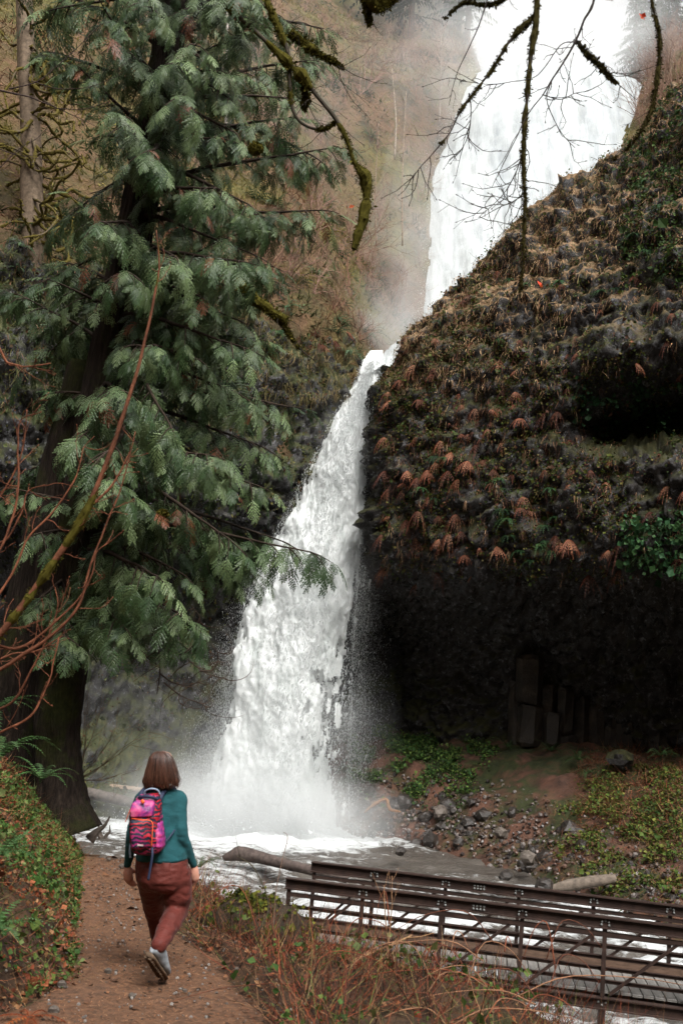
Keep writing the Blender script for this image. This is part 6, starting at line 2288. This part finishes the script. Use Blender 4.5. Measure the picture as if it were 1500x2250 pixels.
branch_thing('overhanging_branch', 'mossy branch hanging straight down in front of the upper waterfall', 'branch', [
    ([(1186, -120), (1180, -20), (1176, 50), (1166, 120), (1158, 200), (1152, 280), (1149, 340), (1151, 400), (1153, 450), (1150, 520), (1146, 600), (1141, 650)], [0.016, 0.014, 0.009, 0.006, 0.003], [0.016, 0.018, 0.021, 0.017, 0.016, 0.011, 0.015, 0.006, 0.005]),
    ([(1176, 30), (1145, 62), (1112, 100), (1085, 145), (1048, 195), (1012, 242), (988, 290), (955, 332), (925, 365), (905, 392)], [0.013, 0.010, 0.007, 0.004, 0.0025], [0.014, 0.02, 0.012, 0.012, 0.007, 0.004, 0.002, 0.002]),
    ([(1150, 330), (1132, 380), (1110, 420), (1080, 452), (1050, 478)], [0.005, 0.003, 0.002], None),
    ([(1153, 430), (1138, 436), (1105, 450), (1078, 425)], [0.004, 0.003, 0.002], None),
    ([(1030, 205), (1034, 240), (1030, 290), (1012, 330), (988, 352)], [0.005, 0.003, 0.002], None)], 6.5, 12, 0.30, 0.0038)
branch_thing('overhanging_branch', 'dark forked twig with buds reaching left across the upper waterfall', 'branch', [
    ([(1320, -120), (1304, 0), (1282, 45), (1264, 90), (1238, 135), (1214, 172), (1190, 210), (1160, 250), (1120, 330), (1080, 410)], [0.010, 0.008, 0.006, 0.004, 0.002], None),
    ([(1264, 88), (1290, 118), (1318, 145), (1340, 170), (1365, 192), (1398, 220)], [0.006, 0.004, 0.003, 0.002], [0.006, 0.014, 0.012, 0.002, 0.001]),
    ([(1212, 175), (1200, 215), (1215, 260), (1235, 295), (1262, 325)], [0.004, 0.003, 0.002], None),
    ([(1190, 208), (1230, 218), (1262, 205), (1292, 200)], [0.004, 0.003, 0.002], None),
    ([(1262, 92), (1230, 100), (1180, 165), (1120, 180), (1075, 185), (1010, 178)], [0.004, 0.003, 0.002], None)], 6.2, 9, 0.32, 0.0035)
branch_thing('overhanging_branch', 'thin dark branch curving down at the right over the cliff', 'branch', [
    ([(1415, -100), (1432, 10), (1446, 70), (1448, 120), (1440, 190), (1428, 245), (1402, 295), (1370, 332), (1340, 352), (1300, 372)], [0.009, 0.008, 0.006, 0.004, 0.002], [0.010, 0.013, 0.014, 0.010, 0.003, 0.002])], 6.8, 8, 0.22, 0.0025)
branch_thing('overhanging_branch', 'short twig reaching down at the top centre', 'branch', [
    ([(1090, -80), (1068, 5), (1050, 60), (1028, 108), (1008, 150), (996, 185), (985, 232)], [0.006, 0.004, 0.002], None),
    ([(1130, -40), (1100, 0), (1060, 10), (1020, 5), (975, 40)], [0.008, 0.006, 0.003], [0.010, 0.016, 0.008, 0.010, 0.002])], 7.0, 5, 0.2, 0.0025)

MOSSG = (0.062, 0.054, 0.010)
branch_thing('mossy_limb', 'long limb with fat cushions of moss hanging right of the cedar', 'branch', [
    ([(455, -80), (500, 8), (545, 55), (590, 95), (628, 133), (645, 149), (662, 165), (690, 202), (722, 242), (748, 278), (764, 312), (775, 350), (790, 372), (803, 392), (806, 425), (800, 470), (790, 505), (777, 546)], [0.04, 0.034, 0.03, 0.026, 0.025, 0.02], [0.08, 0.06, 0.02, 0.035, 0.095, 0.02, 0.115, 0.012, 0.012, 0.03, 0.045, 0.03, 0.06, 0.09, 0.07, 0.065, 0.06, 0.045]),
    ([(738, 266), (715, 282), (690, 284), (665, 272), (648, 250), (640, 225), (636, 160), (630, 110), (612, 60), (590, 10), (570, -80)], [0.014, 0.018, 0.022, 0.026, 0.035, 0.04], [0.02, 0.022, 0.02, 0.03, 0.04, 0.05]),
    ([(640, 70), (670, 95), (700, 118), (730, 132), (755, 150)], [0.02, 0.014, 0.008], [0.045, 0.05, 0.03, 0.01]),
    ([(668, 190), (672, 215), (668, 238)], [0.012, 0.006], [0.03, 0.035, 0.02])], 12.6, 7, 0.8, 0.006, (0.04, 0.032, 0.022), 0.0, 0.022)
branch_thing('mossy_limb', 'mossy limb pointing down right below the cedar middle', 'branch', [
    ([(480, 570), (505, 598), (540, 635), (575, 668), (606, 690), (630, 702)], [0.03, 0.024, 0.016], [0.045, 0.06, 0.07, 0.06, 0.05, 0.04]),
    ([(600, 690), (628, 720), (655, 762), (696, 797)], [0.018, 0.012, 0.006], [0.035, 0.03, 0.008, 0.004])], 12.9, 3, 0.5, 0.005, (0.03, 0.024, 0.016), 0.0, 0.02)
branch_thing('mossy_limb', 'knob of moss on a branch at the top edge', 'branch', [
    ([(760, -60), (800, -15), (832, 8), (862, -5), (900, -40)], [0.02, 0.018, 0.012], [0.03, 0.05, 0.11, 0.05, 0.03]),
    ([(795, -20), (806, 20), (812, 55)], [0.010, 0.006], [0.02, 0.02, 0.006])], 9.5, 2, 0.3, 0.004, (0.03, 0.024, 0.016), 0.0, 0.02)
for (x, y, r, lab) in ((563, 328, 0.10, 'round cushion of moss in the cedar at its upper right'), (358, 1130, 0.07, 'small olive cushion of moss in the lower cedar')):
    c = P(x, y, 12.3)
    o = thing('moss_cushion', lab, 'moss', c)
    me = rock_mesh('m', 5, 3, 0.85)
    V = np.array([v.co for v in me.vertices]) * r
    F = np.array([list(f.vertices) for f in me.polygons])
    obj('cushion', V, F, MAT['moss'], o, True, np.array(MOSSG))
    mb = MB()
    i = vr.integers(0, len(V), 700)
    leaves(mb, V[i] * 1.03, V[i] / r, 0.022, [MOSSG, np.array(MOSSG) * 1.5], None, 0.9)
    mb.build('fuzz', MAT['moss'], o, False)

# red-stemmed shrub at the left
REDW = (0.15, 0.055, 0.028)
lines = [([(-60, 1470), (20, 1370), (80, 1290), (140, 1205), (190, 1120), (222, 1050), (255, 960), (285, 870), (308, 790), (330, 700), (345, 620), (351, 570), (343, 505)], [0.018, 0.019, 0.014, 0.009, 0.003], [0.017, 0.021, 0.022, 0.024, 0.011, 0.003, 0.003, 0.002, 0.002]),
         ([(-60, 1530), (30, 1452), (90, 1415), (150, 1362), (178, 1318), (200, 1240), (235, 1150), (262, 1085), (285, 1000), (297, 948)], [0.012, 0.011, 0.008, 0.005, 0.003], None),
         ([(-60, 1440), (40, 1425), (100, 1385), (170, 1320), (203, 1262), (214, 1212), (246, 1188)], [0.010, 0.008, 0.005, 0.002], None),
         ([(-50, 1390), (30, 1255), (62, 1182), (112, 1130), (160, 1062), (178, 1012), (184, 984), (208, 958)], [0.009, 0.007, 0.005, 0.002], None),
         ([(-40, 1270), (5, 1200), (30, 1130), (42, 1060), (40, 980), (46, 925), (92, 905)], [0.010, 0.008, 0.006, 0.003], None),
         ([(-30, 1130), (5, 1085), (40, 1020), (55, 960), (60, 900)], [0.008, 0.006, 0.003], None),
         ([(-30, 1240), (20, 1180), (50, 1120), (62, 1080), (100, 1065)], [0.008, 0.006, 0.003], None),
         ([(-40, 1590), (30, 1540), (70, 1470), (110, 1390), (128, 1330), (122, 1290)], [0.010, 0.008, 0.005, 0.003], None),
         ([(-40, 1640), (60, 1580), (88, 1540), (110, 1490), (130, 1400)], [0.009, 0.007, 0.004], None),
         ([(-40, 1490), (20, 1440), (80, 1430), (140, 1395)], [0.010, 0.007, 0.003], None),
         ([(-40, 790), (20, 798), (60, 806), (112, 798)], [0.010, 0.008, 0.004], None),
         ([(190, 1120), (235, 1080), (262, 1040), (290, 985)], [0.010, 0.007, 0.003], None)]
lines = [([(-270, 2050), (-190, 0.55 * pts_[0][1] + 0.45 * 2050)] + pts_, rw_, rm_) if pts_[0][0] < 0 else (pts_, rw_, rm_) for pts_, rw_, rm_ in lines]     # all rooted together in the bank
branch_thing('bare_shrub', 'leafless shrub of red brown stems slanting in from the left edge', 'shrub', lines, 5.4, 13, 0.20, 0.0028, REDW, 0.01, 0.010)
lines = [([(-60, 185), (30, 205), (70, 215), (120, 235), (165, 255), (212, 278)], [0.009, 0.007, 0.004, 0.002], None), ([(20, 196), (80, 180), (120, 150), (165, 110), (222, 53)], [0.006, 0.004, 0.002], None), ([(70, 178), (130, 195), (200, 190), (262, 165)], [0.005, 0.003, 0.002], None),
         ([(120, 238), (180, 240), (220, 230), (258, 218)], [0.004, 0.003, 0.002], None), ([(-40, 310), (20, 335), (60, 345), (110, 352)], [0.005, 0.004, 0.002], None), ([(-20, 390), (40, 330), (80, 305), (104, 282)], [0.004, 0.003, 0.002], None)]
branch_thing('bare_branch', 'thin bare branch with raindrops at the upper left edge', 'branch', lines, 8.0, 3, 0.2, 0.0025, (0.045, 0.03, 0.027))

# dead lower boughs of the cedar and a fine bare shrub beyond the trail
w = MB()
for pts in ([(330, 1300), (345, 1400), (352, 1470), (345, 1525)], [(350, 1420), (400, 1440), (450, 1478), (500, 1492)], [(440, 1475), (470, 1470), (480, 1440), (465, 1415)], [(400, 1440), (430, 1410), (440, 1360), (420, 1330)], [(352, 1480), (380, 1500), (420, 1505), (445, 1490)], [(240, 1290), (245, 1360), (235, 1420), (225, 1400)], [(345, 1460), (320, 1440), (295, 1400), (290, 1350)], [(360, 1500), (400, 1530), (440, 1545), (455, 1555)]):
    q = stem_tube(w, [P(x, y, 13.2) for x, y in pts], 0.022 if pts[0][0] < 335 else 0.011, 0.005, np.array([0.05, 0.034, 0.026]), 5, 14)
    for k in range(9):
        i = vr.integers(3, 13)
        a = vr.uniform(0, 6.28)
        c = vr.uniform(0.10, 0.28)
        s = np.linspace(0, vr.uniform(1.5, 2.8), 8)
        e1 = np.array([math.cos(a), 0.3 * math.sin(a), -0.4])
        e2 = np.array([-math.sin(a), 0.2, math.cos(a) * 0.8])
        arc = q[i] + c * (np.sin(s)[:, None] * e1 + (1 - np.cos(s))[:, None] * e2)
        V, F = tube(arc, np.linspace(0.006, 0.002, 8), 4)
        w.add(V, F, np.array([0.07, 0.042, 0.028]) * vr.uniform(0.6, 1.4))
w.V = [rel(np.concatenate(w.V), cedar)]
w.build('dead_boughs', MAT['bark'], cedar)
mb = MB()
twig_bush(mb, (0, 0, 0), (0.75, 0.0, 0.62), 1.2, 7, 0.33, 0.009, (0.17, 0.12, 0.08), 2, 5)
o = mb.build('bare_shrub', MAT['bark'], None, False)
o.location = P(165, 1715, 14.8)
tag(o, 'fine leafless pale shrub right of the cedar foot before the pool', 'shrub')

# big-leaf maple with curled mossy boughs, left
MB_W, MB_M = MB(), MB()
base = P(72, 560, 36)
maple = thing('mossy_maple', 'brown trunk with curled olive mossy boughs at the upper left', 'tree', base)
tpts = smooth_path([base - [0, 0, 2], base, P(70, 380, 36), P(66, 250, 36), P(58, 90, 36), P(50, -120, 36)], 50)
V, F = furrowed(tpts, np.linspace(0.48, 0.3, 50), 24, 950, 0.03)
obj('trunk', V - base, F, MAT['bark'], maple, True, np.array([0.13, 0.095, 0.065]))
for k in range(52):
    y0 = vr.uniform(40, 560)
    sx = vr.choice([-1, 1, 1, 1])
    x, y = 70, y0
    ptsm = [(x, y)]
    ang = vr.uniform(-0.5, 0.7)
    for s in range(6):
        ang = ang + vr.normal(0.25, 0.75)
        st = vr.uniform(16, 40)
        x, y = x + sx * st * math.cos(ang), y + st * math.sin(ang)
        ptsm.append((x, y))
    dz = vr.normal(0, 0.35)
    mossy(MB_W, MB_M, [P(a, b, 35.7 + dz * i) - base for i, (a, b) in enumerate(ptsm)], [0.05, 0.035, 0.02], [0.06, 0.055, 0.045, 0.03], (0.08, 0.06, 0.035), (0.085, 0.068, 0.018), 150, 20, 0.07, k)
MB_W.build('boughs', MAT['bark'], maple)
MB_M.build('moss', MAT['moss'], maple, False)

# slim pale saplings on the hillside
for (x, y0, y1, d, r, c, lab) in ((497, 420, -60, 52, 0.15, (0.30, 0.27, 0.24), 'pale straight trunk seen through the top of the cedar'), (868, 330, 150, 60, 0.06, (0.30, 0.25, 0.20), 'slim pale sapling on the hillside left of the upper falls'), (885, 520, 200, 58, 0.05, (0.28, 0.22, 0.17), 'thin pale sapling bending beside the upper falls'), (828, 520, 270, 56, 0.045, (0.24, 0.18, 0.14), 'thin brown sapling in the middle of the hillside'), (965, 260, 60, 72, 0.07, (0.24, 0.20, 0.17), 'slim grey sapling near the brink in the mist')):
    b = P(x, y0, d)
    o = thing('sapling', lab, 'tree', b, 'saplings on the hillside')
    q = smooth_path([b - [0, 0, 0.6], P(x + vr.normal(0, 4), y0 * 0.6 + y1 * 0.4, d), P(x + vr.normal(0, 8), y1, d)], 16) - b
    V, F = tube(q, np.linspace(r, r * 0.4, 16), 7)
    obj('trunk', V, F, MAT['bark'], o, True, np.array(c))
    mb = MB()
    for k in range(14):
        i = vr.integers(5, 15)
        twig_bush(mb, q[i], (vr.normal(0, 0.8), vr.normal(0, 0.5), 0.7), 0.9 + 6 * r, 1, 0.2, r * 0.3, np.array(c) * 0.7, 1, 4)
    mb.build('crown', MAT['bark'], o, False)

# conifers in the mist around the brink of the upper falls


def conifer_mesh(h, r, n, seed):
    rs = np.random.default_rng(seed)
    trunk, crown = MB(), MB()
    V, F = tube([(0, 0, -1), (0, 0, h * 0.5), (0, 0, h)], [0.012 * h + 0.08, 0.008 * h + 0.05, 0.02], 7)
    trunk.add(V, F, (0.05, 0.04, 0.03))
    for k in range(n):
        s = rs.random() ** 0.8
        z = h * (0.12 + 0.86 * s)
        L = r * (1 - s) ** 0.8 * rs.uniform(0.5, 1.1) + 0.3
        a = rs.uniform(0, 6.28)
        o = np.array([math.cos(a), math.sin(a), 0])
        sd = np.array([-o[1], o[0], 0])
        m = max(4, int(L / 0.28))
        for j in range(m):
            f = (j + 0.4) / m
            c = o * L * f + [0, 0, z - 0.45 * L * f ** 1.4]
            for q in (-1, 1, 0):
                t = c + (sd * q * 0.38 + o * 0.3) * (1.15 - 0.6 * f) * rs.uniform(0.6, 1.2) + [0, 0, -rs.uniform(0.1, 0.42)]
                e = (o * 0.10 if q else sd * 0.12)
                crown.add([c - e, c + e, t], np.array([[0, 1, 2]]), np.array([0.028, 0.05, 0.03]) * rs.uniform(0.6, 1.4))
    return trunk.data('trunk', MAT['bark']), crown.data('crown', MAT['leaf'], False)


cons = [conifer_mesh(20, 3.2, 190, 5), conifer_mesh(16, 2.6, 170, 6), conifer_mesh(24, 3.4, 210, 8)]
where = [(-1, y, 2.0 + k) for k, y in enumerate((84, 86, 88, 91, 83, 94, 88, 98, 86))] + [(1, y, 1.0 + k) for k, y in enumerate((88, 92, 90, 96, 94))]
nm = ['nearest the brink', 'second from the brink', 'third from the brink', 'fourth from the brink', 'fifth from the brink', 'sixth from the brink', 'seventh from the brink', 'eighth from the brink', 'ninth from the brink']
for k, (sd_, y, off) in enumerate(where):
    x = float(XG(y) + sd_ * WG(y) + sd_ * (off * 1.25 - 0.6))
    p = hill_at(np.array([x]), np.array([float(y)]))[0]
    i = k % 3
    kk = k if sd_ < 0 else k - 9
    o = thing('conifer', 'misty dark conifer %s of the upper falls, %s' % ('left' if sd_ < 0 else 'right', nm[kk]), 'tree', p, 'conifers above the upper falls')
    for me, nme in zip(cons[i], ('trunk', 'crown')):
        c = bpy.data.objects.new(nme, me)
        link(c, o)
    o.rotation_euler = (0, 0, vr.uniform(0, 6))
    s = vr.uniform(0.8, 1.15)
    o.scale = (s, s, s)

# a few withered red leaves left on the bare twigs
for (x, y, d, lab) in ((1408, 38, 6.8, 'cluster of withered red leaves at the top right'), (1188, 628, 30.5, 'single red leaf on the cliff grass'), (762, 456, 12.7, 'red leaf beside the mossy limb')):
    c = P(x, y, d)
    mb = MB()
    nl_ = 6 if d < 10 else 2
    leaves(mb, vr.normal(0, 0.012 * d / 7, (nl_, 3)), vr.normal(0, 1, (nl_, 3)) + [0, -1, 0], 0.03 * d / 7, [(0.42, 0.05, 0.02), (0.5, 0.10, 0.03)], None, 0.4)
    V, F = tube([(0, 0, 0.05 * d / 7), (0.004, 0, 0.02), (0, 0, 0)], 0.0015, 4)
    mb.add(V, F, (0.1, 0.05, 0.03))
    o = mb.build('withered_leaves', MAT['leaf'], None, False)
    o.location = c
    tag(o, lab, 'leaves')
